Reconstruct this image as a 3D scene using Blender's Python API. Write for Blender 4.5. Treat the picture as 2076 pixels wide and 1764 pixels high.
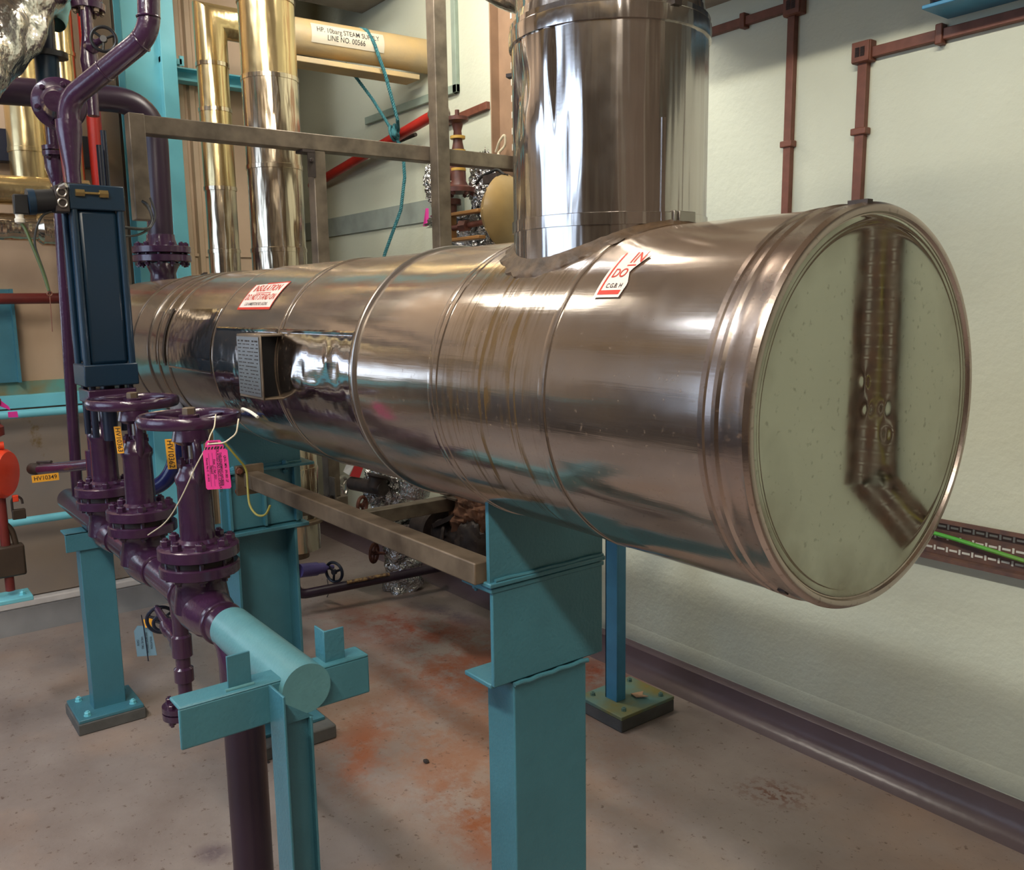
import bpy, math, random
from mathutils import Vector, Matrix, noise
random.seed(7)
S = bpy.context.scene
C = S.collection
for o in list(bpy.data.objects): bpy.data.objects.remove(o)
PI = math.pi

# ------------------------------------------------------------------ camera
cam_d = bpy.data.cameras.new('camera'); cam = bpy.data.objects.new('camera', cam_d); C.objects.link(cam); S.camera = cam
YAW, PITCH, ROLL = 2.49219138, -0.149867343, -0.0159237781
cy, sy, cp, sp = math.cos(YAW), math.sin(YAW), math.cos(PITCH), math.sin(PITCH)
F = Vector((cy*cp, sy*cp, sp)); Rr = Vector((sy, -cy, 0)); U = Rr.cross(F)
R2 = math.cos(ROLL)*Rr + math.sin(ROLL)*U; U2 = -math.sin(ROLL)*Rr + math.cos(ROLL)*U
m3 = Matrix((R2, U2, -F)).transposed()
cam.matrix_world = Matrix.Translation((0, 0, 1.5)) @ m3.to_4x4()
cam_d.sensor_width = 36; cam_d.sensor_fit = 'HORIZONTAL'; cam_d.lens = 1768.24/2076*36
cam_d.clip_start = 0.05; cam_d.clip_end = 100
# ------------------------------------------------------------------ world, lights, exposure
w = bpy.data.worlds.new('world'); S.world = w; w.use_nodes = True
wn = w.node_tree.nodes['Background']; wn.inputs[0].default_value = (.62, .78, 1.0, 1); wn.inputs[1].default_value = 2.2
S.view_settings.view_transform = 'Standard'; S.view_settings.look = 'None'; S.view_settings.gamma = 1
S.view_settings.exposure = 0.0
S.view_settings.use_curve_mapping = False
def area(name, loc, target, sx, sy_, power, col):
    d = bpy.data.lights.new(name, 'AREA'); d.shape = 'RECTANGLE'; d.size = sx; d.size_y = sy_; d.energy = power; d.color = col
    o = bpy.data.objects.new(name, d); C.objects.link(o)
    z = (Vector(loc)-Vector(target)).normalized(); x = Vector((1, 0, 0)); x = (x - x.dot(z)*z)
    if x.length < .1: x = Vector((0, 1, 0)) - Vector((0, 1, 0)).dot(z)*z
    x.normalize(); y = z.cross(x)
    o.matrix_world = Matrix.Translation(loc) @ Matrix((x, y, z)).transposed().to_4x4()
    return o
WARM = (1.0, .89, .74); COOL = (.58, .74, 1.0)
area('key_light', (-.8, -.95, 3.62), (-1.2, 1.2, .6), 1.2, .14, 72, WARM)
area('wall_light', (-3.15, 1.75, 3.22), (-3.5, 2.3, 1.5), 1.2, .16, 36, (1, .94, .84))
area('back_light', (-3.9, .1, 3.6), (-4.4, .6, 1.0), 1.0, .3, 22, (1, .92, .80))
area('right_light', (.35, -.95, 3.62), (-.6, 2.3, 1.6), 1.0, .14, 46, (1, .95, .82))
area('window_light', (-2.7, -4.4, 2.2), (-2.2, .6, .5), 4.6, 2.4, 225, COOL)
area('aisle_light', (-2.6, -1.3, 3.85), (-2.6, .4, .3), 1.2, .16, 40, (.86, .92, 1.0))  # added overhead fill for the left floor and pipe tops
area('front_light', (1.9, -.95, 3.62), (-1.3, 1.0, .8), 1.0, .14, 30, WARM)  # added fill for the faces turned towards the viewer's end

# ------------------------------------------------------------------ materials
def lin(c):
    return tuple(((v/255)/12.92 if v/255 <= .04045 else ((v/255+.055)/1.055)**2.4) for v in c) + (1,)
MATS = {}
def mat(name, rgb, rough=.5, metal=0., var=.12, scale=9., bump=.0, bscale=60., rvar=.1, rgb2=None, spot=None, spotscale=25, spotamt=.62, coat=0):
    m = bpy.data.materials.new(name); m.use_nodes = True; nt = m.node_tree; N = nt.nodes; L = nt.links
    b = N['Principled BSDF']; b.inputs['Metallic'].default_value = metal
    tc = N.new('ShaderNodeTexCoord')
    n1 = N.new('ShaderNodeTexNoise'); n1.inputs['Scale'].default_value = scale; n1.inputs['Detail'].default_value = 6
    L.new(tc.outputs['Object'], n1.inputs['Vector'])
    mx = N.new('ShaderNodeMix'); mx.data_type = 'RGBA'
    c = lin(rgb); c2 = lin(rgb2) if rgb2 else tuple(min(1, v*(1-var*1.5)) for v in c[:3])+(1,)
    c1 = c if rgb2 else tuple(min(1, v*(1+var*.6)) for v in c[:3])+(1,)
    mx.inputs[6].default_value = c1; mx.inputs[7].default_value = c2
    rp = N.new('ShaderNodeMapRange'); rp.inputs[1].default_value = .35; rp.inputs[2].default_value = .68
    L.new(n1.outputs[0], rp.inputs[0]); L.new(rp.outputs[0], mx.inputs[0])
    out = mx.outputs[2]
    if spot:
        n3 = N.new('ShaderNodeTexNoise'); n3.inputs['Scale'].default_value = spotscale; n3.inputs['Detail'].default_value = 8; n3.inputs['Roughness'].default_value = .7
        L.new(tc.outputs['Object'], n3.inputs['Vector'])
        r3 = N.new('ShaderNodeMapRange'); r3.inputs[1].default_value = spotamt; r3.inputs[2].default_value = spotamt+.06
        L.new(n3.outputs[0], r3.inputs[0])
        m3_ = N.new('ShaderNodeMix'); m3_.data_type = 'RGBA'; L.new(r3.outputs[0], m3_.inputs[0]); L.new(out, m3_.inputs[6]); m3_.inputs[7].default_value = lin(spot)
        out = m3_.outputs[2]
    L.new(out, b.inputs['Base Color'])
    rr = N.new('ShaderNodeMapRange'); rr.inputs[3].default_value = max(.03, rough-rvar); rr.inputs[4].default_value = min(1, rough+rvar)
    L.new(n1.outputs[0], rr.inputs[0]); L.new(rr.outputs[0], b.inputs['Roughness'])
    if bump:
        n2 = N.new('ShaderNodeTexNoise'); n2.inputs['Scale'].default_value = bscale; n2.inputs['Detail'].default_value = 4
        L.new(tc.outputs['Object'], n2.inputs['Vector'])
        bp = N.new('ShaderNodeBump'); bp.inputs['Strength'].default_value = bump; bp.inputs['Distance'].default_value = .004
        L.new(n2.outputs[0], bp.inputs['Height']); L.new(bp.outputs[0], b.inputs['Normal'])
    if coat: b.inputs['Coat Weight'].default_value = coat; b.inputs['Coat Roughness'].default_value = .1
    MATS[name] = m
    return m
teal = mat('teal_paint', (66, 122, 138), .36, var=.10, scale=5, bump=.25, bscale=140)
teal_pale = mat('pale_teal_paint', (94, 146, 154), .33, var=.08, bump=.2, bscale=120, spot=(150, 90, 50), spotscale=30, spotamt=.70)
teal_bar = mat('chipped_teal_paint', (70, 126, 140), .36, var=.08, bump=.2, bscale=120, spot=(140, 86, 50), spotscale=34, spotamt=.72)
cyan = mat('cyan_paint', (118, 200, 214), .4, var=.08, scale=3)
blue_strut = mat('blue_paint', (70, 140, 178), .4, var=.1)
green_plate = mat('stained_green_paint', (92, 140, 140), .5, rgb2=(128, 120, 60), scale=7, spot=(160, 110, 60), spotscale=14, spotamt=.64)
purple = mat('purple_paint', (60, 34, 60), .24, var=.18, bump=.3, bscale=70, coat=.4, rvar=.06)
violet = mat('violet_pale_paint', (88, 80, 138), .3, var=.1)
purple_pipe = mat('dark_purple_paint', (44, 28, 44), .34, var=.15, scale=4)
navy = mat('navy_paint', (14, 42, 62), .38, var=.1, scale=4)
ink = mat('dark_blue_paint', (24, 30, 48), .35, var=.15)
black = mat('black_plastic', (22, 22, 24), .45)
rubber = mat('black_cable', (20, 22, 22), .5)
galv = mat('dull_galvanised_steel', (112, 101, 88), .5, .45, var=.28, scale=14, rvar=.12)
galv_rust = mat('stained_galvanised_steel', (120, 104, 86), .5, .35, rgb2=(78, 64, 50), scale=11)
bare = mat('bare_steel', (178, 172, 165), .35, 1., var=.15)
brass = mat('brass', (190, 165, 110), .35, 1.)
redp = mat('red_paint', (172, 42, 34), .35, var=.1)
redox = mat('red_oxide_paint', (112, 40, 34), .4, var=.15)
orange = mat('orange_plastic', (236, 72, 40), .4, var=.06)
brownc = mat('brown_plastic', (114, 68, 52), .5, var=.14, scale=30)
brown_valve = mat('brown_valve_paint', (102, 58, 48), .45, rgb2=(74, 44, 38), scale=20)
rusty = mat('rusty_iron', (100, 56, 40), .7, var=.3, scale=40)
dark_iron = mat('dark_iron', (52, 42, 38), .6, var=.3, scale=30)
lockm = mat('lock_brown', (64, 50, 38), .5, var=.2)
tan = mat('tan_enamel', (152, 126, 80), .35, var=.12)
rust_jacket = mat('brown_insulation_cloth', (118, 82, 60), .85, var=.4, scale=14, bump=.6, bscale=30)
yellow = mat('yellow_label', (232, 164, 44), .5, var=.03)
pink = mat('pink_card', (226, 60, 140), .5, var=.03)
pinkt = mat('magenta_tape', (214, 50, 150), .5, var=.03)
bluecard = mat('pale_blue_card', (104, 136, 152), .5, var=.05)
white = mat('white_label', (232, 226, 210), .5, var=.04)
old_white = mat('aged_white_label', (196, 188, 168), .6, var=.08)
stk_white = mat('white_sticker', (236, 218, 206), .4, var=.04)
stk_red = mat('red_print', (198, 52, 34), .45, var=.05)
blackink = mat('black_print', (28, 26, 26), .6, var=.02)
cream_wire = mat('cream_string', (214, 204, 176), .6)
ygwire = mat('yellow_green_wire', (150, 140, 60), .5)
greenw = mat('green_cable', (70, 170, 60), .45, rgb2=(120, 120, 60), scale=4)
rope_m = mat('teal_rope', (50, 112, 120), .75, var=.25, scale=90)
sealant = mat('brown_sealant', (78, 60, 42), .5, var=.35, scale=40, bump=.6, bscale=60)
canvas = mat('aged_canvas_lagging', (190, 162, 112), .55, rgb2=(168, 152, 120), scale=6, bump=.5, bscale=35)
plinth_m = mat('grey_grout', (92, 92, 90), .8, var=.2, bump=.4)
navy_nut = teal
redtape = mat('red_sign', (176, 34, 26), .5, var=.04)

def steel(name, base, r0, r1, dust=.0, dustc=(120, 98, 80), und=.25, uscale=(5, 5, 5), metal_var=.25, drip=False, scr=.3):
    m = bpy.data.materials.new(name); m.use_nodes = True; nt = m.node_tree; N = nt.nodes; L = nt.links
    b = N['Principled BSDF']; b.inputs['Metallic'].default_value = 1
    tc = N.new('ShaderNodeTexCoord')
    def nz(sc, det=4, mapping=None, src='Object', dist=0):
        n = N.new('ShaderNodeTexNoise'); n.inputs['Scale'].default_value = sc; n.inputs['Detail'].default_value = det; n.inputs['Distortion'].default_value = dist
        s = tc.outputs[src]
        if mapping:
            mp = N.new('ShaderNodeMapping'); mp.inputs['Scale'].default_value = mapping; L.new(s, mp.inputs[0]); s = mp.outputs[0]
        L.new(s, n.inputs['Vector']); return n.outputs[0]
    def rng(s, a, b_, c=0., d=1.):
        r = N.new('ShaderNodeMapRange'); r.inputs[1].default_value = a; r.inputs[2].default_value = b_; r.inputs[3].default_value = c; r.inputs[4].default_value = d
        L.new(s, r.inputs[0]); return r.outputs[0]
    c = lin(base)
    mx = N.new('ShaderNodeMix'); mx.data_type = 'RGBA'; mx.inputs[6].default_value = c
    mx.inputs[7].default_value = tuple(v*(1-metal_var) for v in c[:3])+(1,)
    L.new(rng(nz(2.5, 3), .35, .7), mx.inputs[0]); col = mx.outputs[2]
    rough = rng(nz(2.2, 4, dist=.4), .3, .7, r0, r1)
    rf = rng(nz(30, 2, (1, 1, 1)), .3, .8, -.015, .03)
    ad = N.new('ShaderNodeMath'); ad.operation = 'ADD'; L.new(rough, ad.inputs[0]); L.new(rf, ad.inputs[1])
    rough = ad.outputs[0]
    L.new(col, b.inputs['Base Color']); L.new(rough, b.inputs['Roughness'])
    u = nz(1.0, 3, uscale); s = nz(1.0, 3, (9, 260, 260) if scr else (1, 1, 1))
    b1 = N.new('ShaderNodeBump'); b1.inputs['Strength'].default_value = und; b1.inputs['Distance'].default_value = .02; L.new(u, b1.inputs['Height'])
    b2 = N.new('ShaderNodeBump'); b2.inputs['Strength'].default_value = scr*.25; b2.inputs['Distance'].default_value = .0012; L.new(s, b2.inputs['Height']); L.new(b1.outputs[0], b2.inputs['Normal'])
    L.new(b2.outputs[0], b.inputs['Normal'])
    fac = None
    spk = rng(nz(95 if name == 'tank_end_plate' else 120, 5), .58, .72, 0, .40 if 'tank' in name else .08)
    if dust:
        g = N.new('ShaderNodeNewGeometry'); sx = N.new('ShaderNodeSeparateXYZ'); L.new(g.outputs['Normal'], sx.inputs[0])
        f = rng(sx.outputs[2], -.1, 1.0, dust*.30, dust); f2 = rng(nz(6, 3), .25, .75, .65, 1.15)
        mu = N.new('ShaderNodeMath'); mu.operation = 'MULTIPLY'; L.new(f, mu.inputs[0]); L.new(f2, mu.inputs[1])
        a2 = N.new('ShaderNodeMath'); a2.operation = 'MAXIMUM'; L.new(mu.outputs[0], a2.inputs[0]); L.new(spk, a2.inputs[1]); fac = a2.outputs[0]
    if drip:
        st = nz(1.0, 6, (95, 5.5, 1), 'UV', .45)
        sep = N.new('ShaderNodeSeparateXYZ'); L.new(tc.outputs['UV'], sep.inputs[0])
        mxa = rng(sep.outputs[0], -1.30, -1.22); mxb = rng(sep.outputs[0], -1.07, -1.0, 1, 0)
        va = rng(sep.outputs[1], .60, .72, 0, 1); va2 = rng(sep.outputs[1], .2, .78, .64, .47)  # threshold by height
        sub = N.new('ShaderNodeMath'); sub.operation = 'SUBTRACT'; L.new(st, sub.inputs[0]); L.new(va2, sub.inputs[1])
        k = rng(sub.outputs[0], -.02, .05)
        pt_ = rng(nz(1.0, 4, (22, 9, 1), 'UV', .3), .42, .60, .12, 1)
        for q in (pt_, mxa, mxb, rng(sep.outputs[1], .98, 1.04, 1, .2)):
            mu = N.new('ShaderNodeMath'); mu.operation = 'MULTIPLY'; L.new(k, mu.inputs[0]); L.new(q, mu.inputs[1]); k = mu.outputs[0]
        dripf = k
    if name == 'tank_end_plate':
        g2_ = N.new('ShaderNodeNewGeometry'); sb = N.new('ShaderNodeVectorMath'); sb.operation = 'SUBTRACT'; L.new(g2_.outputs['Position'], sb.inputs[0]); sb.inputs[1].default_value = (-.628, 1.08, 1.372)
        ln_ = N.new('ShaderNodeVectorMath'); ln_.operation = 'LENGTH'; L.new(sb.outputs[0], ln_.inputs[0])
        gr = rng(ln_.outputs['Value'], .17, .285, 0, 1); gn = rng(nz(7, 8), .30, .68, .1, 1)
        mu = N.new('ShaderNodeMath'); mu.operation = 'MULTIPLY'; L.new(gr, mu.inputs[0]); L.new(gn, mu.inputs[1])
        a3 = N.new('ShaderNodeMath'); a3.operation = 'MAXIMUM'; L.new(fac, a3.inputs[0]); L.new(mu.outputs[0], a3.inputs[1]); fac = a3.outputs[0]
    sh = b.outputs[0]; out = N['Material Output']
    if fac:
        d = N.new('ShaderNodeBsdfDiffuse'); d.inputs[0].default_value = lin(dustc)
        ms = N.new('ShaderNodeMixShader'); L.new(fac, ms.inputs[0]); L.new(sh, ms.inputs[1]); L.new(d.outputs[0], ms.inputs[2]); sh = ms.outputs[0]
    if drip:
        d = N.new('ShaderNodeBsdfDiffuse'); d.inputs[0].default_value = lin((92, 72, 44))
        mu = N.new('ShaderNodeMath'); mu.operation = 'MULTIPLY'; L.new(dripf, mu.inputs[0]); mu.inputs[1].default_value = .78
        ms = N.new('ShaderNodeMixShader'); L.new(mu.outputs[0], ms.inputs[0]); L.new(sh, ms.inputs[1]); L.new(d.outputs[0], ms.inputs[2]); sh = ms.outputs[0]
    L.new(sh, out.inputs[0]); return m
tank_m = steel('tank_cladding', (198, 192, 187), .09, .21, dust=.38, dustc=(146, 126, 108), und=.22, uscale=(2.5, 5, 5), drip=True)
tank_clean = steel('tank_panel_clean', (200, 200, 205), .07, .15, dust=.10, und=.30, uscale=(6, 6, 6))
cap_m = steel('tank_end_plate', (190, 192, 178), .02, .055, dust=.34, dustc=(116, 108, 86), und=.015, uscale=(3, 3, 3), scr=0, metal_var=.15)
rim_m = steel('tank_rim', (198, 184, 176), .16, .28, dust=.15, und=.1)
duct_m = steel('duct_cladding', (214, 208, 204), .10, .2, dust=.2, dustc=(130, 122, 112), und=.6, uscale=(13, 13, .8), scr=.06)
pipe_clad = steel('polished_pipe_cladding', (215, 200, 176), .10, .22, dust=.12, und=.6, uscale=(12, 12, 2), scr=.05)
gold_clad = steel('yellowed_pipe_cladding', (216, 194, 146), .16, .28, dust=.3, dustc=(176, 152, 104), und=.4, uscale=(10, 10, 2), scr=.05)
foil_soft = steel('soft_foil', (214, 210, 204), .18, .32, und=.9, uscale=(16, 16, 16), metal_var=.3, scr=.05)
foil = steel('foil', (215, 215, 215), .12, .3, und=1.0, uscale=(45, 45, 45), metal_var=.3)
plate_m = steel('data_plate', (150, 150, 150), .3, .45, dust=.2, dustc=(130, 130, 130), und=.02)

def floor_mat():
    m = bpy.data.materials.new('stained_concrete'); m.use_nodes = True; nt = m.node_tree; N = nt.nodes; L = nt.links
    b = N['Principled BSDF']; g = N.new('ShaderNodeNewGeometry')
    def nz(sc, det=6, ro=.6):
        n = N.new('ShaderNodeTexNoise'); n.inputs['Scale'].default_value = sc; n.inputs['Detail'].default_value = det; n.inputs['Roughness'].default_value = ro
        L.new(g.outputs['Position'], n.inputs['Vector']); return n.outputs[0]
    def rng(s, a, b_, c=0., d=1.):
        r = N.new('ShaderNodeMapRange'); r.inputs[1].default_value = a; r.inputs[2].default_value = b_; r.inputs[3].default_value = c; r.inputs[4].default_value = d
        L.new(s, r.inputs[0]); return r.outputs[0]
    def mix(f, a, col):
        x = N.new('ShaderNodeMix'); x.data_type = 'RGBA'; L.new(f, x.inputs[0]); L.new(a, x.inputs[6]); x.inputs[7].default_value = lin(col); return x.outputs[2]
    def mul(a, b_):
        x = N.new('ShaderNodeMath'); x.operation = 'MULTIPLY'; L.new(a, x.inputs[0])
        if isinstance(b_, float): x.inputs[1].default_value = b_
        else: L.new(b_, x.inputs[1])
        return x.outputs[0]
    def blob(cx, cy_, rx, ry, ang=0):
        mp = N.new('ShaderNodeMapping'); mp.vector_type = 'TEXTURE'; mp.inputs[1].default_value = (cx, cy_, 0); mp.inputs[2].default_value = (0, 0, math.radians(ang)); mp.inputs[3].default_value = (rx, ry, 1)
        L.new(g.outputs['Position'], mp.inputs[0]); v = N.new('ShaderNodeVectorMath'); v.operation = 'LENGTH'; L.new(mp.outputs[0], v.inputs[0])
        return rng(v.outputs['Value'], 1.0, .15)
    rgb = N.new('ShaderNodeRGB'); rgb.outputs[0].default_value = lin((154, 142, 136)); col = rgb.outputs[0]
    col = mix(rng(nz(1.7), .38, .66), col, (128, 114, 108))
    col = mix(mul(rng(nz(1.1, 5), .5, .7), .4), col, (176, 136, 104))
    rn = rng(nz(5.0, 14, .78), .42, .56)
    for (a, k, c) in ((blob(-3.35, 2.0, .75, .30, 20), 1.0, (146, 66, 42)), (blob(-2.85, 1.88, .42, .36, 20), 1.0, (150, 68, 36)), (blob(-3.45, 2.22, .42, .10, 8), .8, (92, 84, 100)),
                      (blob(-2.55, 1.27, .40, .13, -35), .9, (150, 78, 44)), (blob(-1.95, 1.33, .42, .16, -12), 1.0, (142, 78, 44)), (blob(-2.45, 2.3, .35, .22, 0), 1.0, (136, 60, 34)), (blob(-2.3, 1.5, .5, .3, -20), .5, (156, 100, 66)), (blob(-2.6, 1.65, 1.2, .8, 0), .55, (146, 98, 70))):
        col = mix(mul(mul(a, rn), k), col, c)
    # dark patches and specks
    col = mix(mul(mul(blob(-2.29, .67, .07, .06, 30), rng(nz(30), .3, .5)), .8), col, (90, 74, 84))
    col = mix(mul(mul(blob(-1.50, 2.13, .14, .10, 30), rng(nz(40), .48, .56)), .9), col, (108, 60, 40))
    sp = mul(rng(nz(34, 6, .7), .60, .67), .8); col = mix(sp, col, (84, 60, 50))
    sp = mul(rng(nz(80, 3, .5), .68, .72), .6); col = mix(sp, col, (70, 52, 46))
    L.new(col, b.inputs['Base Color']); L.new(rng(nz(2.5), .3, .7, .30, .52), b.inputs['Roughness'])
    bp = N.new('ShaderNodeBump'); bp.inputs['Strength'].default_value = .35; bp.inputs['Distance'].default_value = .003; L.new(nz(28, 6), bp.inputs['Height']); L.new(bp.outputs[0], b.inputs['Normal'])
    return m
floor_m = floor_mat()
wall_m = mat('cream_wall_paint', (202, 207, 188), .55, var=.05, scale=1.6, bump=.5, bscale=45, spot=(168, 168, 150), spotscale=9, spotamt=.74)
kerb_m = mat('purple_grey_kerb_paint', (98, 82, 88), .32, rgb2=(88, 74, 76), scale=3, bump=.3, bscale=30)
kerb_grey = mat('grey_kerb', (120, 118, 118), .6, var=.12, scale=6)
sill_m = mat('pale_sill', (206, 200, 196), .5, var=.08)
panel_m = mat('beige_panel', (186, 162, 138), .6, rgb2=(166, 142, 116), scale=2.2, spot=(126, 110, 88), spotscale=6, spotamt=.68)
panel_low = mat('stained_beige_panel', (150, 132, 112), .5, rgb2=(124, 116, 112), scale=1.6, spot=(120, 98, 66), spotscale=4, spotamt=.6)
ceil_m = mat('ceiling_paint', (170, 150, 132), .7, var=.15, scale=1)
hall_m = mat('hall_wall_paint', (168, 148, 130), .7, rgb2=(124, 106, 94), scale=1.2)
conc_m = mat('grey_soffit', (150, 140, 128), .7, var=.12)
emit_m = bpy.data.materials.new('lamp_tube'); emit_m.use_nodes = True
_b = emit_m.node_tree.nodes['Principled BSDF']; _b.inputs['Emission Color'].default_value = (1, .88, .7, 1); _b.inputs['Emission Strength'].default_value = 14

# ------------------------------------------------------------------ mesh builder
def basis(axis):
    z = Vector(axis).normalized(); a = Vector((0, 0, 1)) if abs(z.z) < .9 else Vector((1, 0, 0))
    x = a.cross(z).normalized(); return x, z.cross(x), z
class MB:
    def __init__(s): s.v = []; s.f = []; s.uv = None
    def add(s, vs, fs):
        n = len(s.v); s.v += [tuple(v) for v in vs]; s.f += [tuple(i+n for i in f) for f in fs]; return s
    def box(s, lo, hi):
        x0, y0, z0 = [min(a, b) for a, b in zip(lo, hi)]; x1, y1, z1 = [max(a, b) for a, b in zip(lo, hi)]
        v = [(x0,y0,z0),(x1,y0,z0),(x1,y1,z0),(x0,y1,z0),(x0,y0,z1),(x1,y0,z1),(x1,y1,z1),(x0,y1,z1)]
        return s.add(v, [(0,3,2,1),(4,5,6,7),(0,1,5,4),(1,2,6,5),(2,3,7,6),(3,0,4,7)])
    def obox(s, c, ax, ay, az):   # centre and half-axes
        c, ax, ay, az = map(Vector, (c, ax, ay, az)); v = []
        for k in (-1, 1):
            for i, j in ((-1,-1),(1,-1),(1,1),(-1,1)): v.append(c+i*ax+j*ay+k*az)
        return s.add(v, [(0,3,2,1),(4,5,6,7),(0,1,5,4),(1,2,6,5),(2,3,7,6),(3,0,4,7)])
    def lathe(s, o, axis, prof, seg=32, x0=None):    # prof [(t along axis, radius)]
        x, y, z = basis(axis); o = Vector(o); n = len(s.v); vs = []; fs = []
        for t, r in prof:
            for k in range(seg):
                a = 2*PI*k/seg; vs.append(o+z*t+(x*math.cos(a)+y*math.sin(a))*r)
        for i in range(len(prof)-1):
            for k in range(seg):
                k2 = (k+1) % seg; fs.append((i*seg+k, i*seg+k2, (i+1)*seg+k2, (i+1)*seg+k))
        fs.append(tuple(range(seg-1, -1, -1))); fs.append(tuple((len(prof)-1)*seg+k for k in range(seg)))
        return s.add(vs, fs)
    def cyl(s, p0, p1, r, r1=None, seg=24):
        p0, p1 = Vector(p0), Vector(p1); return s.lathe(p0, p1-p0, [(0, r), ((p1-p0).length, r if r1 is None else r1)], seg)
    def tube(s, pts, r, seg=12, bend=0, n=6, radii=None):
        P = [Vector(p) for p in pts]
        if bend:
            Q = [P[0]]
            for i in range(1, len(P)-1):
                a, b, c = P[i-1], P[i], P[i+1]; d = min(bend, (a-b).length*.49, (c-b).length*.49)
                A = b+(a-b).normalized()*d; B_ = b+(c-b).normalized()*d
                for k in range(n+1):
                    t = k/n; Q.append((1-t)**2*A+2*t*(1-t)*b+t*t*B_)
            Q.append(P[-1]); P = Q
        T = [(P[min(i+1, len(P)-1)]-P[max(i-1, 0)]).normalized() for i in range(len(P))]
        x, y, _ = basis(T[0]); vs = []; fs = []
        for i, p in enumerate(P):
            if i:
                x = (x - x.dot(T[i])*T[i]).normalized(); y = T[i].cross(x)
            rr = radii[i] if radii else r
            for k in range(seg):
                a = 2*PI*k/seg; vs.append(p+(x*math.cos(a)+y*math.sin(a))*rr)
        for i in range(len(P)-1):
            for k in range(seg): fs.append((i*seg+k, i*seg+(k+1) % seg, (i+1)*seg+(k+1) % seg, (i+1)*seg+k))
        fs.append(tuple(range(seg-1, -1, -1))); fs.append(tuple((len(P)-1)*seg+k for k in range(seg)))
        return s.add(vs, fs)
    def torus(s, c, axis, R, r, seg=40, sg=10, sq=1.0):
        x, y, z = basis(axis); c = Vector(c); vs = []; fs = []
        for i in range(seg):
            a = 2*PI*i/seg; d = x*math.cos(a)+y*math.sin(a)
            for k in range(sg):
                b = 2*PI*k/sg; vs.append(c+d*(R+r*math.cos(b))+z*r*sq*math.sin(b))
        for i in range(seg):
            for k in range(sg):
                i2 = (i+1) % seg; k2 = (k+1) % sg; fs.append((i*sg+k, i2*sg+k, i2*sg+k2, i*sg+k2))
        return s.add(vs, fs)
    def prism(s, poly, off):      # polygon of 3D points extruded by off
        P = [Vector(p) for p in poly]; o = Vector(off); n = len(P)
        return s.add(P+[p+o for p in P], [tuple(range(n-1, -1, -1)), tuple(range(n, 2*n))]+[(i, (i+1) % n, (i+1) % n+n, i+n) for i in range(n)])
    def blob(s, c, rad, amp=.12, freq=9, seg=28, rings=18, seed=0, facet=False):
        c = Vector(c); vs = []; fs = []
        for i in range(rings+1):
            th = PI*i/rings
            for k in range(seg):
                ph = 2*PI*k/seg; d = Vector((math.sin(th)*math.cos(ph), math.sin(th)*math.sin(ph), math.cos(th)))
                q = d*freq*.2+Vector((seed*3.1, seed*1.7, 0)); m = 1+amp*(noise.noise(q*3)+.6*abs(noise.noise(q*7))*2-.3+.3*noise.noise(q*15))
                vs.append(c+Vector((d.x*rad[0], d.y*rad[1], d.z*rad[2]))*m)
        for i in range(rings):
            for k in range(seg): fs.append((i*seg+k, (i+1)*seg+k, (i+1)*seg+(k+1) % seg, i*seg+(k+1) % seg))
        return s.add(vs, fs)
WO = {}
def finish(name, me, m, parent=None, kind=None, smooth=35, bevel=0):
    if isinstance(me, MB):
        mb = me; org = WO[parent.name] if parent else Vector((0, 0, 0))
        me = bpy.data.meshes.new(name); me.from_pydata([tuple(Vector(v)-org) for v in mb.v], [], mb.f); me.validate()
        import bmesh
        bm = bmesh.new(); bm.from_mesh(me); bmesh.ops.recalc_face_normals(bm, faces=bm.faces) if not mb.uv else None; bm.to_mesh(me); bm.free()
        if mb.uv:
            ul = me.uv_layers.new(name='UVMap')
            for l in me.loops: ul.data[l.index].uv = mb.uv[l.vertex_index]
        if smooth:
            me.shade_smooth(); me.set_sharp_from_angle(angle=math.radians(smooth))
    o = bpy.data.objects.new(name, me); C.objects.link(o)
    if m and not me.materials: me.materials.append(m)
    if parent: o.parent = parent; WO[o.name] = WO[parent.name]
    else: WO[o.name] = Vector((0, 0, 0))
    if kind: o['kind'] = kind
    if bevel:
        b = o.modifiers.new('bevel', 'BEVEL'); b.width = bevel; b.segments = 2; b.limit_method = 'ANGLE'
    return o
def part(name, mb, m, parent, label=None, **k):
    o = finish(name, mb, m, parent, **k)
    if label: o['label'] = label
    return o
def struct(name, mb, m, parent=None, **k):
    return finish(name, mb, m, parent, kind=None if parent else 'structure', **k)
def thing(name, label, cat, loc, group=None):
    o = bpy.data.objects.new(name, None); C.objects.link(o); o.location = loc; o['label'] = label; o['category'] = cat
    o.empty_display_size = .05
    if group: o['group'] = group
    WO[o.name] = Vector(loc); return o
def single(name, label, cat, mb, m, group=None, **k):
    o = finish(name, mb, m, None, **k); o['label'] = label; o['category'] = cat
    # put the origin at the thing's base
    vs = [v.co for v in o.data.vertices]; c = sum(vs, Vector())/len(vs); c.z = min(v.z for v in vs)
    o.data.transform(Matrix.Translation(-c)); o.location = c; WO[o.name] = c
    if group: o['group'] = group
    return o
BC = {}
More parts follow.
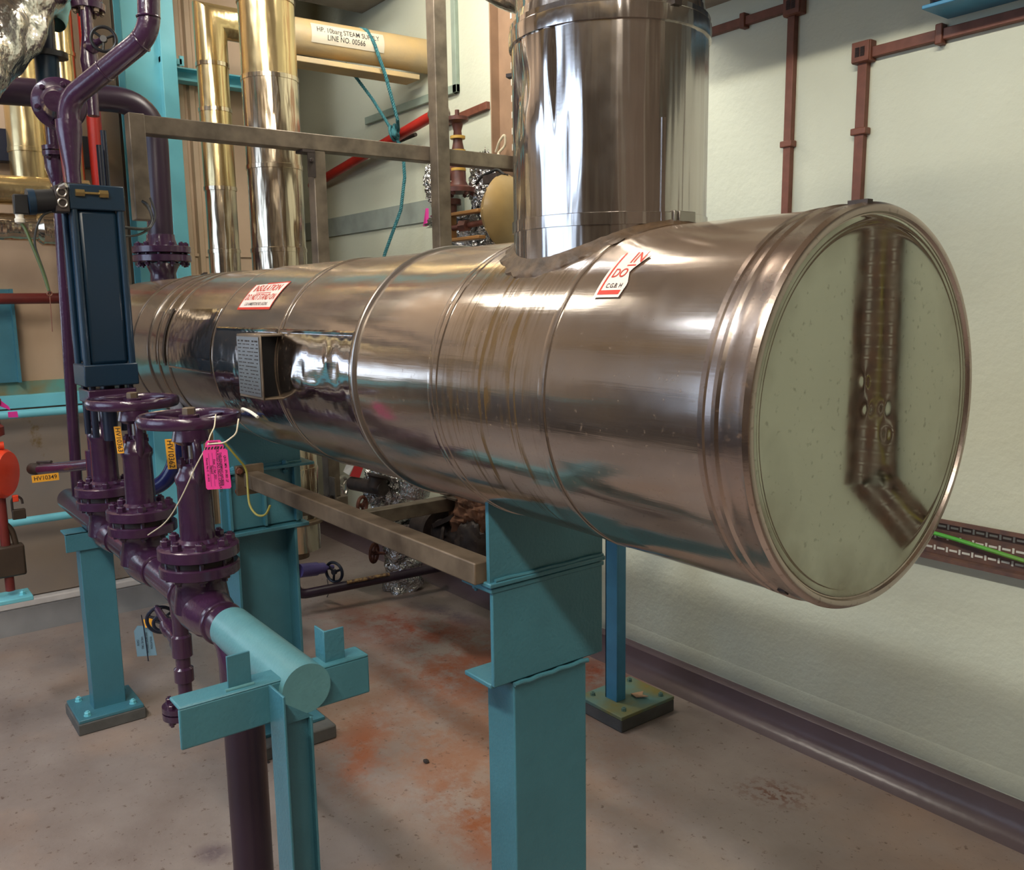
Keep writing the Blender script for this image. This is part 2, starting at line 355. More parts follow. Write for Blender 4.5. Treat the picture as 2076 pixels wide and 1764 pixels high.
def bolt(parent, pos, axis, s, m, name='bolt', two=None):
    """hexagon head, washer and stud end, one shared mesh per size; two = length to a nut on the other side"""
    key = (round(s, 4), m.name, two)
    if key not in BC:
        mb = MB().lathe((0, 0, 0), (0, 0, 1), [(0, s*1.15), (s*.18, s*1.15)], 16).lathe((0, 0, s*.18), (0, 0, 1), [(0, s), (s*.9, s), (s*1.05, s*.85)], 6).cyl((0, 0, s), (0, 0, s*1.6), s*.5, seg=10)
        if two:
            mb.cyl((0, 0, 0), (0, 0, -two), s*.5, seg=10).lathe((0, 0, -two), (0, 0, -1), [(0, s), (s*.9, s), (s*1.05, s*.85)], 6).cyl((0, 0, -two-s), (0, 0, -two-s*1.6), s*.5, seg=10)
        o = finish(name, mb, m, None, smooth=30); BC[key] = o.data; bpy.data.objects.remove(o)
    o = bpy.data.objects.new(name, BC[key]); C.objects.link(o); o.parent = parent
    o.location = Vector(pos)-WO[parent.name]; x, y, z = basis(axis)
    o.rotation_euler = Matrix((x, y, z)).transposed().to_euler(); return o
def text2d(body, size=1., cond=1.):
    cu = bpy.data.curves.new('t', 'FONT'); cu.body = body; cu.size = size; cu.offset = size*.007; cu.align_x = 'CENTER'; cu.align_y = 'CENTER'; cu.resolution_u = 3
    o = bpy.data.objects.new('t', cu); C.objects.link(o); dg = bpy.context.evaluated_depsgraph_get(); dg.update()
    me = bpy.data.meshes.new_from_object(o.evaluated_get(dg)); vs = [(v.co.x*cond, v.co.y) for v in me.vertices]; fs = [tuple(p.vertices) for p in me.polygons]
    bpy.data.objects.remove(o); bpy.data.meshes.remove(me); return vs, fs
def lettering(body, o, u, v, size, m, parent, cond=1., name='lettering', mapf=None, skew=0):
    vs, fs = text2d(body, size, cond); o, u, v = Vector(o), Vector(u).normalized(), Vector(v).normalized()
    mb = MB(); mb.add([mapf(a, b) if mapf else o+u*(a+skew*b)+v*b for a, b in vs], fs)
    return part(name, mb, m, parent, smooth=0)

# ================================================================== THE SETTING
struct('floor', MB().box((-7, -3.8, -.1), (3.2, 2.6, 0)), floor_m)
wr = struct('wall_right', MB().box((-7, 2.5, -.1), (3.2, 2.62, 4.3)), wall_m)
# slightly proud plaster band near the foot and a flat recessed panel frame high up
struct('plaster_band', MB().prism([(-7, 2.5, .098), (-7, 2.4992, .10), (-7, 2.4992, .16), (-7, 2.5, .164)], (10.2, 0, 0)), wall_m, wr)
struct('panel_edge', MB().box((-3.70, 2.478, 2.515), (-3.665, 2.5, 3.05)).box((-4.6, 2.478, 2.515), (-3.665, 2.5, 2.555)), mat('grey_green_trim', (150, 166, 152), .6), wr, bevel=.003)
struct('recess_band', MB().box((-6.9, 2.488, 1.93), (-3.65, 2.5, 2.04)), mat('grey_green_band', (150, 160, 152), .6), wr)  # grey-green strip, slightly proud of the wall
kb = [(0, 2.5, 0), (0, 2.40, 0), (0, 2.425, .008), (0, 2.447, .025), (0, 2.458, .05), (0, 2.462, .088), (0, 2.472, .094), (0, 2.5, .094)]
struct('baseboard_right', MB().prism([(-7, y, z) for _, y, z in kb], (10.2, 0, 0)), kerb_m, smooth=50)
wb = struct('wall_back', MB().box((-4.80, -3.8, -.1), (-4.66, 1.85, 4.3)), hall_m)
struct('wall_return', MB().box((-7, 1.75, -.1), (-4.80, 1.85, 4.3)), panel_m)
struct('wall_far', MB().box((-7.1, 1.75, -.1), (-7, 2.6, 4.3)), wall_m)
struct('wall_left', MB().box((-4.8, -3.8, -.1), (-4.55, -3.7, 4.3)).box((-.7, -3.8, -.1), (3.2, -3.7, 4.3)).box((-4.55, -3.8, -.1), (-.7, -3.7, .95)).box((-4.55, -3.8, 3.1), (-.7, -3.7, 4.3)), hall_m)
wf = MB()
for k in range(16): x = -4.52+.2527*k; wf.box((x-.055, -3.77, .95), (x+.055, -3.73, 3.1))  # close bars added to break up and dim the daylight
for z in (.98, 1.5, 2.04, 2.56, 3.07): wf.box((-4.55, -3.77, z-.05), (-.7, -3.73, z+.05))
struct('window_1', wf, white)
struct('wall_front', MB().box((3.1, -3.8, -.1), (3.2, 2.6, 4.3)), hall_m)
struct('ceiling', MB().box((-7.1, -3.8, 4.3), (3.2, 2.6, 4.4)), ceil_m)
# soffit of a concrete beam over the corner
struct('trim_1', MB().box((-4.62, 1.95, 3.12), (-4.05, 2.5, 4.3)), conc_m)
# mezzanine edge above the right wall (its shadow falls across the wall top)
mz = MB().box((-2.25, 1.86, 2.50), (3.1, 2.5, 2.56))
struct('trim_2', mz, conc_m)
# back wall panels (separate sheets with recessed joints), sill, kerb
z0 = .14
y = -3.6
for i, (ya, yb) in enumerate(((-3.6, -2.4), (-2.39, -1.2), (-1.19, 1.17), (1.42, 1.85))):
    part('wall_panel', MB().box((-4.66, ya, 1.17), (-4.64, yb, 4.2)), panel_m, wb, bevel=.003)
    part('wall_panel', MB().box((-4.66, ya, z0), (-4.645, yb, 1.06)), panel_low, wb, bevel=.003)
rib = MB()
for yy in (1.445, 1.50): rib.prism([(-4.64, yy, 0), (-4.622, yy+.010, 0), (-4.622, yy+.034, 0), (-4.64, yy+.044, 0)], (0, 0, 4.2))
struct('corrugation', rib, panel_m, wb)
struct('panel_batten', MB().box((-4.64, 1.42, 1.765), (-4.632, 1.85, 1.78)).box((-4.64, 1.42, 1.66), (-4.632, 1.85, 1.675)), panel_m, wb)
struct('baseboard_back', MB().prism([(-4.66, -3.7, 0), (-4.52, -3.7, 0), (-4.56, -3.7, .02), (-4.58, -3.7, .10), (-4.66, -3.7, .10)], (0, 5.5, 0)), kerb_grey, smooth=50)
struct('trim_3', MB().box((-4.66, -3.7, .10), (-4.60, 1.8, .135)), sill_m, bevel=.006)

wd = struct('window_2', MB().box((-4.64, -1.28, 1.22), (-4.60, -.10, 1.26)).box((-4.64, -1.28, 1.62), (-4.60, -.10, 1.66)).box((-4.64, -1.28, 1.26), (-4.60, -1.24, 1.62)).box((-4.64, -.90, 1.26), (-4.60, -.86, 1.62)).box((-4.64, -.52, 1.26), (-4.60, -.48, 1.62)).box((-4.64, -.14, 1.26), (-4.60, -.10, 1.62)), white)
pane_m = bpy.data.materials.new('daylit_pane'); pane_m.use_nodes = True
_b = pane_m.node_tree.nodes['Principled BSDF']; _b.inputs['Base Color'].default_value = (.5, .6, .7, 1); _b.inputs['Emission Color'].default_value = (.72, .84, 1, 1); _b.inputs['Emission Strength'].default_value = 3
for k in range(3): part('pane', MB().box((-4.635, -1.24+.38*k, 1.26), (-4.625, -.90+.38*k, 1.62)), pane_m, wd)
# ceiling lamps (they show as streaks in the cladding; the last two are added fill)
for i, (x, y_, z) in enumerate(((-.8, -.95, 3.66), (-3.15, 1.75, 3.27), (-3.9, .1, 3.66), (.5, -.95, 3.66), (-2.6, -1.3, 3.9), (1.9, -.95, 3.66))):
    t = thing('ceiling_lamp', ['twin tube lamp above the aisle beside the tank', 'tube lamp by the cream wall above the pipework', 'tube lamp near the beige back wall', 'tube lamp straight above the viewer', 'tube lamp over the far side of the aisle', 'tube lamp behind the viewer'][i], 'lamp', (x, y_, z), 'tube lamps overhead')
    part('housing', MB().prism([(x-.62, y_-.09, z), (x-.62, y_+.09, z), (x-.62, y_+.05, z+.06), (x-.62, y_-.05, z+.06)], (1.24, 0, 0)), white, t)
    part('tube', MB().cyl((x-.58, y_-.04, z-.012), (x+.58, y_-.04, z-.012), .012, seg=12), emit_m, t)
    part('tube', MB().cyl((x-.58, y_+.04, z-.012), (x+.58, y_+.04, z-.012), .012, seg=12), emit_m, t)
    part('hanger', MB().cyl((x-.4, y_, z+.05), (x-.4, y_, 4.3 if z > 3.3 else 4.3), .004, seg=8).cyl((x+.4, y_, z+.05), (x+.4, y_, 4.3), .004, seg=8), galv, t)

# unseen things added outside the frame for the polished cladding to mirror
pale_col = mat('pale_steel_paint', (196, 186, 170), .5)
cab_m = mat('dark_grey_cabinet', (58, 60, 68), .45)
for i, y_ in enumerate((-3.2, -1.55)):
    t = thing('control_cabinet', ['dark grey control cabinet in the far corner of the hall', 'dark grey control cabinet nearer the window strip'][i], 'cabinet', (-4.35, y_, 0))
    part('casing', MB().box((-4.635, y_-.45, .0), (-4.22, y_+.45, 1.12 if i else 1.9)), cab_m, t, bevel=.005)
    part('door', MB().box((-4.22, y_-.43, .08), (-4.20, y_+.43, 1.08 if i else 1.84)), cab_m, t, bevel=.003)
    part('handle', MB().cyl((-4.19, y_+.32, .5), (-4.19, y_+.32, .72), .012), bare, t)
for i, (x, y_) in enumerate(((2.9, -2.6), (2.9, -.9), (2.9, .9), (1.0, -3.5), (-1.1, -3.5))):  # columns added for vertical streaks in the duct's reflection
    single('hall_column', ['pale steel column in the near left corner behind the viewer', 'pale steel column straight behind the viewer', 'pale steel column behind the viewer by the cream wall', 'pale steel column on the window side near the viewer', 'pale steel column on the window side beside the window'][i], 'steel column', MB().box((x-.10, y_-.10, 0), (x+.10, y_+.10, 4.28)), pale_col)
single('overhead_duct', 'round tan duct hung high along the aisle out of view', 'duct', MB().cyl((-4.5, -2.0, 3.2), (2.9, -2.0, 3.2), .22, seg=40), tan)  # unseen duct added for the cladding to reflect
for i, x in enumerate((-3.3, -1.3, .7, 2.4)):  # unseen beams added for the cladding to reflect
    single('roof_beam', ['roof beam nearest the back wall', 'roof beam above the middle of the tank', 'roof beam above the viewer', 'roof beam behind the viewer'][i], 'beam', MB().box((x-.07, -3.7, 4.0), (x+.07, 2.5, 4.3)), cab_m)

t = thing('pump_skid', 'long low dark machine bed along the aisle opposite the tank', 'machine', (-1.8, -1.9, 0))  # unseen dark machine added to darken the tank's lower reflection
part('bed', MB().box((-4.1, -2.35, 0), (1.2, -1.75, .25)), cab_m, t, bevel=.01)
for i in range(4):
    x = -3.5+i*1.3
    part('motor', MB().cyl((x-.3, -2.05, .45), (x+.3, -2.05, .45), .19, seg=36), ink, t)
    part('pump_casing', MB().lathe((x+.42, -2.05, .45), (1, 0, 0), [(0, .12), (.03, .2), (.10, .2), (.13, .1)], 36), purple, t)

# ================================================================== THE TANK
TY, TZ, TR = 1.08, 1.352, .2655
tank = thing('steam_vessel', 'large horizontal steel clad cylindrical tank on teal supports', 'tank', (-2.3, TY, 0))
def sheet(x0, x1, r, nx=10, na=120, a0=0, a1=360, lip=.0015, f=None, thick=0):
    mb = MB(); mb.uv = []; full = abs(a1-a0-360) < .01
    cols = na+1
    xs = [x0]+[x0+.0005+(x1-x0-.001)*i/nx for i in range(nx+1)]+[x1]
    for i, x in enumerate(xs):
        for k in range(cols):
            a = math.radians(a0+(a1-a0)*k/na); rr = r - (lip if i in (0, len(xs)-1) else 0)
            if f: rr += f(x, math.degrees(a))
            mb.v.append((x, TY-rr*math.cos(a), TZ+rr*math.sin(a))); mb.uv.append((x, .6+a*.265 if a < PI else .6+(a-2*PI)*.265))
    for i in range(len(xs)-1):
        for k in range(na): mb.f.append((i*cols+k, i*cols+k+1, (i+1)*cols+k+1, (i+1)*cols+k))
    return mb
def cang(a, b): return (a-b+180) % 360-180
def g2(x, a, x0, a0, sx, sa): return math.exp(-((x-x0)/sx)**2-(cang(a, a0)/sa)**2)
seams = [-3.97, -3.28, -3.091, -2.947, -2.866, -2.448, -1.993, -1.589, -1.293, -.982, -.70]
for i in range(len(seams)-1):
    x0, x1 = seams[i], seams[i+1]; r = TR+(.0012 if i % 2 else -.0004)
    f = lambda x, a, s=i: .0009*noise.noise(Vector((x*4, math.cos(math.radians(a))*2+s, math.sin(math.radians(a))*2)))
    part('cladding_sheet', sheet(x0+.001, x1+.004, r, max(6, int((x1-x0)*34)), 140, f=f, a0=-180, a1=180), tank_m, tank)
# far dished end
part('far_end', MB().lathe((-3.97, TY, TZ), (-1, 0, 0), [(0, TR), (.02, TR-.004), (.05, .23), (.075, .15), (.085, .05)], 64), tank_m, tank)
# straps at seams
def strap(x, wd, t=.003, name='strap', m=None, a=None):
    mb = MB().lathe((x-wd/2, TY, TZ), (1, 0, 0), [(0, TR), (0.0006, TR+t), (wd*.5, TR+t*1.25), (wd-.0006, TR+t), (wd, TR)], 120)
    o = part(name, mb, m or tank_m, tank, smooth=25); return o
for x, wd, t in ((-1.605, .02, .0045), (-1.309, .016, .002), (-1.000, .014, .002), (-2.006, .008, .0025), (-2.455, .008, .002), (-2.875, .010, .003), (-2.985, .012, .003), (-3.10, .014, .004), (-3.30, .014, .004)):
    strap(x, wd, t)
strap(-1.598, .006, .0065, m=bare)
# clean replacement side panels with folded lips
def dents(x, a):
    return .0022*(-1.6*g2(x, a, -1.955, 3, .03, 11)+1.6*g2(x, a, -1.905, -4, .02, 5)-1.2*g2(x, a, -1.86, 2, .03, 6)+1.2*g2(x, a, -1.72, 8, .016, 4)-1.3*g2(x, a, -1.685, 3, .02, 6)+.8*g2(x, a, -1.80, -6, .05, 3))
p1 = part('side_panel', sheet(-1.985, -1.618, TR+.0032, 60, 60, -20, 20, .001, f=dents), tank_clean, tank, 'brighter dented side panel')
p2 = part('side_panel', sheet(-2.44, -2.012, TR+.0032, 30, 40, -32, 20, .001, f=lambda x, a: .0006*noise.noise(Vector((x*9, a*.1, 0)))), tank_clean, tank, 'brighter side panel behind the data plate')
p3 = part('side_panel', sheet(-2.86, -2.465, TR+.0030, 20, 40, -7, 33, .001), tank_clean, tank, 'brighter side panel with a lower lip')
def arcbar(x0, x1, ang, wd, t, m=tank_clean, name='edge_lip', par=tank):
    mb = MB(); vs = []
    for x in (x0, x1):
        for da, dr in ((-wd/2, .002), (-wd/2, t), (0, t*1.4), (wd/2, t), (wd/2, .002)):
            a = math.radians(ang)+da/TR; rr = TR+dr; vs.append((x, TY-rr*math.cos(a), TZ+rr*math.sin(a)))
    mb.add(vs, [(0,1,6,5),(1,2,7,6),(2,3,8,7),(3,4,9,8),(4,0,5,9),(0,4,3,2,1),(5,6,7,8,9)]); return part(name, mb, m, par)
arcbar(-2.43, -2.015, 20, .009, .006); arcbar(-1.985, -1.612, 20, .009, .006); arcbar(-2.86, -2.465, -7, .005, .005)
def ringarc(x, wd, a0, a1, t, m, name):
    mb = sheet(x-wd/2, x+wd/2, TR+t, 2, 24, a0, a1, .003); return part(name, mb, m, tank)
ringarc(-1.615, .006, -30, 20, .006, tank_clean, 'edge_lip')
ringarc(-2.93, .05, -7, 33, .005, tank_clean, 'patch_strip'); ringarc(-3.02, .05, -7, 31, .006, tank_clean, 'patch_strip')
ringarc(-2.90, .012, -5, 33, .008, dark_iron, 'patch_strip')
# near end: stepped rim rings and mirror-like plate
rim = MB().lathe((-.70, TY, TZ), (1, 0, 0), [(0, TR), (.002, TR+.003), (.010, TR+.0035), (.012, TR+.001), (.022, TR+.001), (.024, TR+.0045), (.030, TR+.005), (.034, TR+.002), (.044, TR+.002), (.050, TR+.0035), (.062, TR+.003), (.070, TR+.0045), (.076, TR+.001), (.0775, TR-.003), (.077, TR-.008), (.073, TR-.010), (.070, TR-.016), (.069, .1)], 160)
part('end_rim', rim, rim_m, tank, smooth=28)
cp_ = MB(); nr, na = 46, 120
for i in range(nr+1):
    rr = (TR-.0105)*i/nr
    for k in range(na):
        a = 2*PI*k/na; y_, z_ = TY-rr*math.cos(a), TZ+rr*math.sin(a); d = 0
        for by, bz, br, h in ((1.060, 1.391, .009, .00022), (1.071, 1.353, .009, .00028), (1.111, 1.351, .009, .00034), (1.12, 1.315, .010, -.00016)):
            d += h*math.exp(-((y_-by)**2+(z_-bz)**2)/br**2)
        d += .0004*noise.noise(Vector((y_*5, z_*5, 3)))
        if rr > .243: d += .002*math.sin((rr-.243)/.0125*PI)
        cp_.v.append((-.6285+d, y_, z_))
for i in range(nr):
    for k in range(na):
        k2 = (k+1) % na; cp_.f.append((i*na+k, (i+1)*na+k, (i+1)*na+k2, i*na+k2))
part('end_plate', cp_, cap_m, tank, 'dusty mirror-like end plate', smooth=60)
part('strap_clip', MB().box((-.665, 1.20, 1.12), (-.655, 1.215, 1.113)).obox((-.668, .945, 1.123), (.012, 0, 0), (0, .004, -.003), (0, .002, .003)), dark_iron, tank)
part('strap_clip', MB().obox((-.64, 1.05, 1.6205), (.014, 0, 0), (0, .006, 0), (0, 0, .003)), dark_iron, tank)
part('strap_clip', MB().obox((-3.25, 1.07, 1.622), (.02, 0, .003), (0, .006, 0), (0, 0, .004)), dark_iron, tank)
# data plate on a channel bracket
db = MB()
X0, X1, Yo, Z0, Z1 = -2.125, -1.972, .768, 1.283, 1.437
db.box((X0, Yo, Z0), (X1, Yo+.004, Z1)).box((X0, Yo+.004, Z1-.005), (X1, .84, Z1)).box((X0, Yo+.004, Z0), (X1, .85, Z0+.005))
part('plate_bracket', db, galv_rust, tank, bevel=.002)
part('bracket_interior', MB().box((X0+.004, Yo+.0045, Z0+.0055), (X1-.035, .835, Z1-.0055)), black, tank)  # black block stands in for the shade inside the open bracket
part('bracket_rim', MB().box((X1-.004, .822, Z0), (X1, .828, Z1)), galv_rust, tank)
dp = part('data_plate', MB().box((X0+.004, Yo-.0015, Z0+.008), (X1-.008, Yo-.0002, Z1-.006)), plate_m, tank)
ln = MB(); random.seed(3)
for i in range(15):
    zz = Z1-.014-i*.0088; xx = X0+.012
    while xx < X1-.02:
        L_ = random.uniform(.006, .024); ln.box((xx, Yo-.0021, zz), (min(xx+L_, X1-.014), Yo-.0014, zz-.0022 if i else zz-.004)); xx += L_+random.uniform(.004, .018)
part('engraved_lines', ln, dark_iron, dp, kind='stuff', smooth=0)
# stickers, bent round the tank
def ctank(r): 
    return lambda x, ang: (x, TY-r*math.cos(math.radians(ang)), TZ+r*math.sin(math.radians(ang)))
def curved_poly(poly, r, m, parent, name):   # poly in (x, deg), filled by clipping a grid
    ct = ctank(r); mb = MB(); a0 = min(p[1] for p in poly); a1 = max(p[1] for p in poly); n = 14; rows = []
    for i in range(n+1):
        a = a0+(a1-a0)*i/n; a = min(max(a, a0+1e-4), a1-1e-4); xs = []
        for j in range(len(poly)):
            (xa, aa), (xb, ab) = poly[j], poly[(j+1) % len(poly)]
            if (aa-a)*(ab-a) < 0: xs.append(xa+(xb-xa)*(a-aa)/(ab-aa))
        rows.append((a, min(xs), max(xs)))
    for a, xa, xb in rows: mb.v += [ct(xa, a), ct(xb, a)]
    for i in range(n): mb.f.append((2*i, 2*i+1, 2*i+3, 2*i+2))
    return part(name, mb, m, parent, smooth=60)
def sticker(cx, ca, W_, A_, poly, lines, parent, borders):
    s = curved_poly(poly, TR+.0034, stk_white, parent, 'warning_sticker')
    for b in borders: curved_poly(b, TR+.0038, stk_red, s, 'red_border')
    for body, x, a, size, cond, m in lines:
        ct = ctank(TR+.0042)
        lettering(body, (0, 0, 0), (1, 0, 0), (0, 0, 1), size, m, s, cond, mapf=lambda u, v, x=x, a=a: ct(x+u, a+math.degrees(v/TR)))
    return s
s1 = sticker(0, 0, 0, 0, [(-2.34, 32), (-2.115, 32), (-2.115, 52), (-2.34, 51)],
    [('INSULATION', -2.228, 47, .033, .92, stk_red), ('DO NOT STAND ON', -2.228, 40.3, .028, .74, stk_red), ('C.G.B. HUMBERSTONE IND. LAGGING', -2.228, 35.6, .013, .70, blackink)], tank,
    [[(-2.34, 32), (-2.115, 32), (-2.115, 33.5), (-2.34, 33.5)], [(-2.34, 32), (-2.335, 32), (-2.335, 51), (-2.34, 51)], [(-2.12, 32), (-2.115, 32), (-2.115, 52), (-2.12, 52)], [(-2.26, 50.6), (-2.115, 51), (-2.115, 52), (-2.26, 51.8)], [(-2.28, 43.3), (-2.18, 43.3), (-2.18, 43.8), (-2.28, 43.8)]])
s1['label'] = 'small red and white warning sticker'
s2 = sticker(0, 0, 0, 0, [(-.936, 35), (-.884, 35), (-.880, 40), (-.892, 45), (-.874, 52), (-.905, 54.5), (-.936, 54)],
    [('IN', -.893, 51.0, .034, .75, stk_red), ('DO', -.908, 44.2, .024, .75, stk_red), ('C.G.B. H', -.904, 39.2, .011, .8, blackink)], tank,
    [[(-.930, 36), (-.887, 36), (-.886, 37.6), (-.930, 37.6)], [(-.930, 36), (-.9265, 36), (-.9265, 54), (-.930, 54)], [(-.905, 47.3), (-.888, 47.3), (-.888, 47.9), (-.905, 47.9)]])
s2['label'] = 'torn half of a red and white warning sticker'

# tank nozzle duct
DX, DYc, DR = -1.134, 1.08, .1655
duct = thing('vertical_duct', 'wide vertical polished steel duct rising from the tank top', 'duct', (DX, DYc, 1.55))
def dent_duct(ang, z):   # ang from -Y toward +X
    d = 0
    for (a0, z0_, sa, sz, h) in ((-14, 1.85, 10, .045, -.0075), (10, 1.88, 4.5, .07, .004), (-26, 1.80, 7, .05, -.006), (-4, 1.77, 7, .05, .004), (-12, 1.83, 3.5, .03, .003), (18, 1.86, 5, .08, -.004), (34, 1.80, 6, .10, .0025), (26, 1.76, 5, .06, -.002)):
        d += h*math.exp(-(cang(ang, a0)/sa)**2-((z-z0_)/sz)**2)
    return d+.0009*noise.noise(Vector((ang*.05, z*2, 1)))
mb = MB(); nz_, na = 70, 200
for i in range(nz_+1):
    z = 1.50+(1.935-1.50)*i/nz_
    for k in range(na):
        ang = 360*k/na; a = math.radians(ang); rr = DR+dent_duct(cang(ang, 0), z)
        mb.v.append((DX+rr*math.sin(a), DYc-rr*math.cos(a), z))
for i in range(nz_):
    for k in range(na):
        k2 = (k+1) % na; mb.f.append((i*na+k, i*na+k2, (i+1)*na+k2, (i+1)*na+k))
part('duct_shell', mb, duct_m, duct, 'large dent in the upper left of the shell', smooth=60)
part('collar', MB().lathe((DX, DYc, 1.922), (0, 0, 1), [(0, DR), (.0005, DR+.004), (.012, DR+.0045), (.024, DR+.004), (.026, DR+.002), (.034, DR+.002), (.036, DR-.004), (.05, DR-.006)], 140), duct_m, duct, smooth=28)
part('collar', MB().lathe((DX, DYc, 1.619), (0, 0, 1), [(0, DR), (.0005, DR+.0025), (.019, DR+.0025), (.020, DR)], 140), duct_m, duct, smooth=28)
part('upper_shell', MB().cyl((DX, DYc, 1.94), (DX, DYc, 2.50), DR-.008, seg=96), duct_m, duct)
part('clip', MB().obox((DX+.168, DYc+.010, 1.629), (-.001, .020, 0), (.003, 0, 0), (0, 0, .0115)).obox((DX+.1665, DYc-.018, 1.629), (0, .003, 0), (.004, 0, 0), (0, 0, .012)), bare, duct, bevel=.001)
part('clip', MB().obox((DX-.150, DYc-.082, 1.915), (.004, -.007, 0), (-.006, -.003, 0), (0, 0, .012)).obox((DX-.158, DYc-.086, 1.900), (.004, -.007, 0), (-.008, -.004, 0), (0, 0, .003)), dark_iron, duct)
part('clip', MB().obox((DX+.165, DYc-.02, 1.955), (.008, 0, 0), (0, .008, 0), (0, 0, .01)), dark_iron, duct)
part('lap_seam', MB().obox((DX+.1625, DYc-.04, 1.70), (.001, .003, 0), (.002, 0, 0), (0, 0, .08)), duct_m, duct)
# sealant fillet where duct meets tank
mb = MB(); na = 120; ring = []
for k in range(na):
    a = 2*PI*k/na; col = []
    for rr, dz in ((DR+.0005, .010), (DR+.004, .007), (DR+.009+.005*noise.noise(Vector((k*.35, 0, 0))), .0035), (DR+.020+.016*noise.noise(Vector((k*.33, 4, 0))), .0008), (DR+.021, -.006)):
        x, y_ = DX+rr*math.sin(a), DYc-rr*math.cos(a); hh = math.sqrt(max(0, (TR+.002)**2-(y_-TY)**2)); col.append((x, y_, TZ+hh+dz+.0015*noise.noise(Vector((k*.9, rr*90, 0)))))
    mb.v += col
for k in range(na):
    for j in range(4): k2 = (k+1) % na; mb.f.append((k*5+j, k*5+j+1, k2*5+j+1, k2*5+j))
part('sealant_fillet', mb, sealant, duct, smooth=50)

# supports under the tank
def support(X, boxed, label):
    t = thing('tank_support', label, 'steel support', (X-.05, TY, 0))
    # upper saddle: web, flanges
    def web(y0, y1, z0_, zt):
        pts = [(y0, z0_), (y1, z0_)]; n = 14
        for i in range(n+1):
            yy = y1+(y0-y1)*i/n; pts.append((yy, min(zt, TZ-math.sqrt(max(.0, TR**2-(yy-TY)**2))+.002)))
        return MB().prism([(X-.012, a, b) for a, b in pts], (.010, 0, 0))
    part('saddle_web', web(.930, 1.222, .972, 2), teal, t)
    part('saddle_base', MB().box((X-.10, .925, .964), (X+.006, 1.224, .974)), teal, t, bevel=.0025)
    part('saddle_rib', MB().box((X-.09, 1.06, .974), (X-.012, 1.07, 1.085)), teal, t)
    part('stub_flange', MB().box((X-.10, .930, .952), (X+.002, 1.224, .962)), teal, t, bevel=.0025)
    part('stub_web', MB().box((X-.010, .934, .762), (X, 1.220, .953)), teal, t, bevel=.002)
    part('stub_flange', MB().box((X-.10, .932, .756), (X-.009, 1.218, .766)), teal, t, bevel=.0025)
    part('stub_rib', MB().box((X-.09, 1.075, .766), (X-.01, 1.083, .952)), teal, t)
    for yy in (.945, 1.205):
        bolt(t, (X-.07, yy if yy < 1 else yy, .974), (0, 0, 1), .008, teal, two=.022)
    if boxed:
        part('column', MB().box((X-.094, .984, .0), (X-.003, 1.176, .756)), teal, t, bevel=.003)
        wl = MB().tube([(X+.001, .982+i*.0195, .7555+.0015*math.sin(i*2.3)) for i in range(11)], .005, 10)
        part('weld_bead', wl, teal, t)
        part('weld_bead', MB().tube([(X+.001, .94+i*.028, .9765+.001*math.sin(i*1.7)) for i in range(11)], .004, 8), teal, t)
    else:
        part('column_flange', MB().box((X-.14, .972, .03), (X+.02, .982, .752)), teal, t, bevel=.002)
        part('column_flange', MB().box((X-.14, 1.178, .03), (X+.02, 1.188, .752)), teal, t, bevel=.002)
        part('column_web', MB().box((X-.066, .982, .03), (X-.056, 1.178, .752)), teal, t)
        part('cap_plate', MB().box((X-.15, .93, .744), (X+.03, 1.23, .757)), teal, t, bevel=.002)
        part('cap_plate', MB().box((X-.1, .93, .957), (X+.03, 1.26, .967)), teal, t, bevel=.002)
        for yy in (.96, 1.078, 1.19): part('stub_rib', MB().box((X, yy-.004, .766), (X+.025, yy+.004, .955)), teal, t)
        for yy in (.98, 1.16): bolt(t, (X+.01, yy, .968), (0, 0, 1), .009, teal, two=.02)
        part('base_plate', MB().box((X-.2, .94, .05), (X+.10, 1.22, .062)), teal, t, bevel=.002)
        part('grout_pad', MB().box((X-.2, .93, 0), (X+.16, 1.235, .05)), plinth_m, t, bevel=.006)
    return t
support(-1.3, True, 'nearest teal boxed steel column carrying the near end of the tank')
support(-2.83, False, 'farther teal steel column on a grout pad behind the purple valves')

# blue strut with stained foot
t = thing('blue_strut', 'slim blue angle post on a stained green foot plate by the wall', 'steel post', (-2.19, 2.17, 0))
part('post', MB().box((-2.222, 2.10, .058), (-2.162, 2.106, .80)).box((-2.222, 2.10, .058), (-2.216, 2.16, .80)).box((-2.168, 2.106, .058), (-2.162, 2.145, .80)), blue_strut, t, bevel=.001)
part('head_bracket', MB().box((-2.25, 2.01, .71), (-2.225, 2.24, .785)).box((-2.225, 2.01, .75), (-2.15, 2.24, .757)), blue_strut, t, bevel=.002)
part('foot_plate', MB().box((-2.295, 2.03, .045), (-2.065, 2.30, .058)), green_plate, t, bevel=.002)
part('grout_pad', MB().box((-2.295, 2.03, 0), (-2.065, 2.30, .045)), plinth_m, t, bevel=.004)
for x, y_ in ((-2.10, 2.075), (-2.10, 2.265), (-2.262, 2.265), (-2.262, 2.075)): bolt(t, (x, y_, .058), (0, 0, 1), .009, green_plate)
part('loose_flake', MB().prism([(-2.175, 2.185, .060), (-2.135, 2.175, .064), (-2.115, 2.215, .063), (-2.14, 2.21, .061), (-2.16, 2.235, .060)], (0, 0, .003)), mat('cream_flake', (200, 160, 130), .7), t)

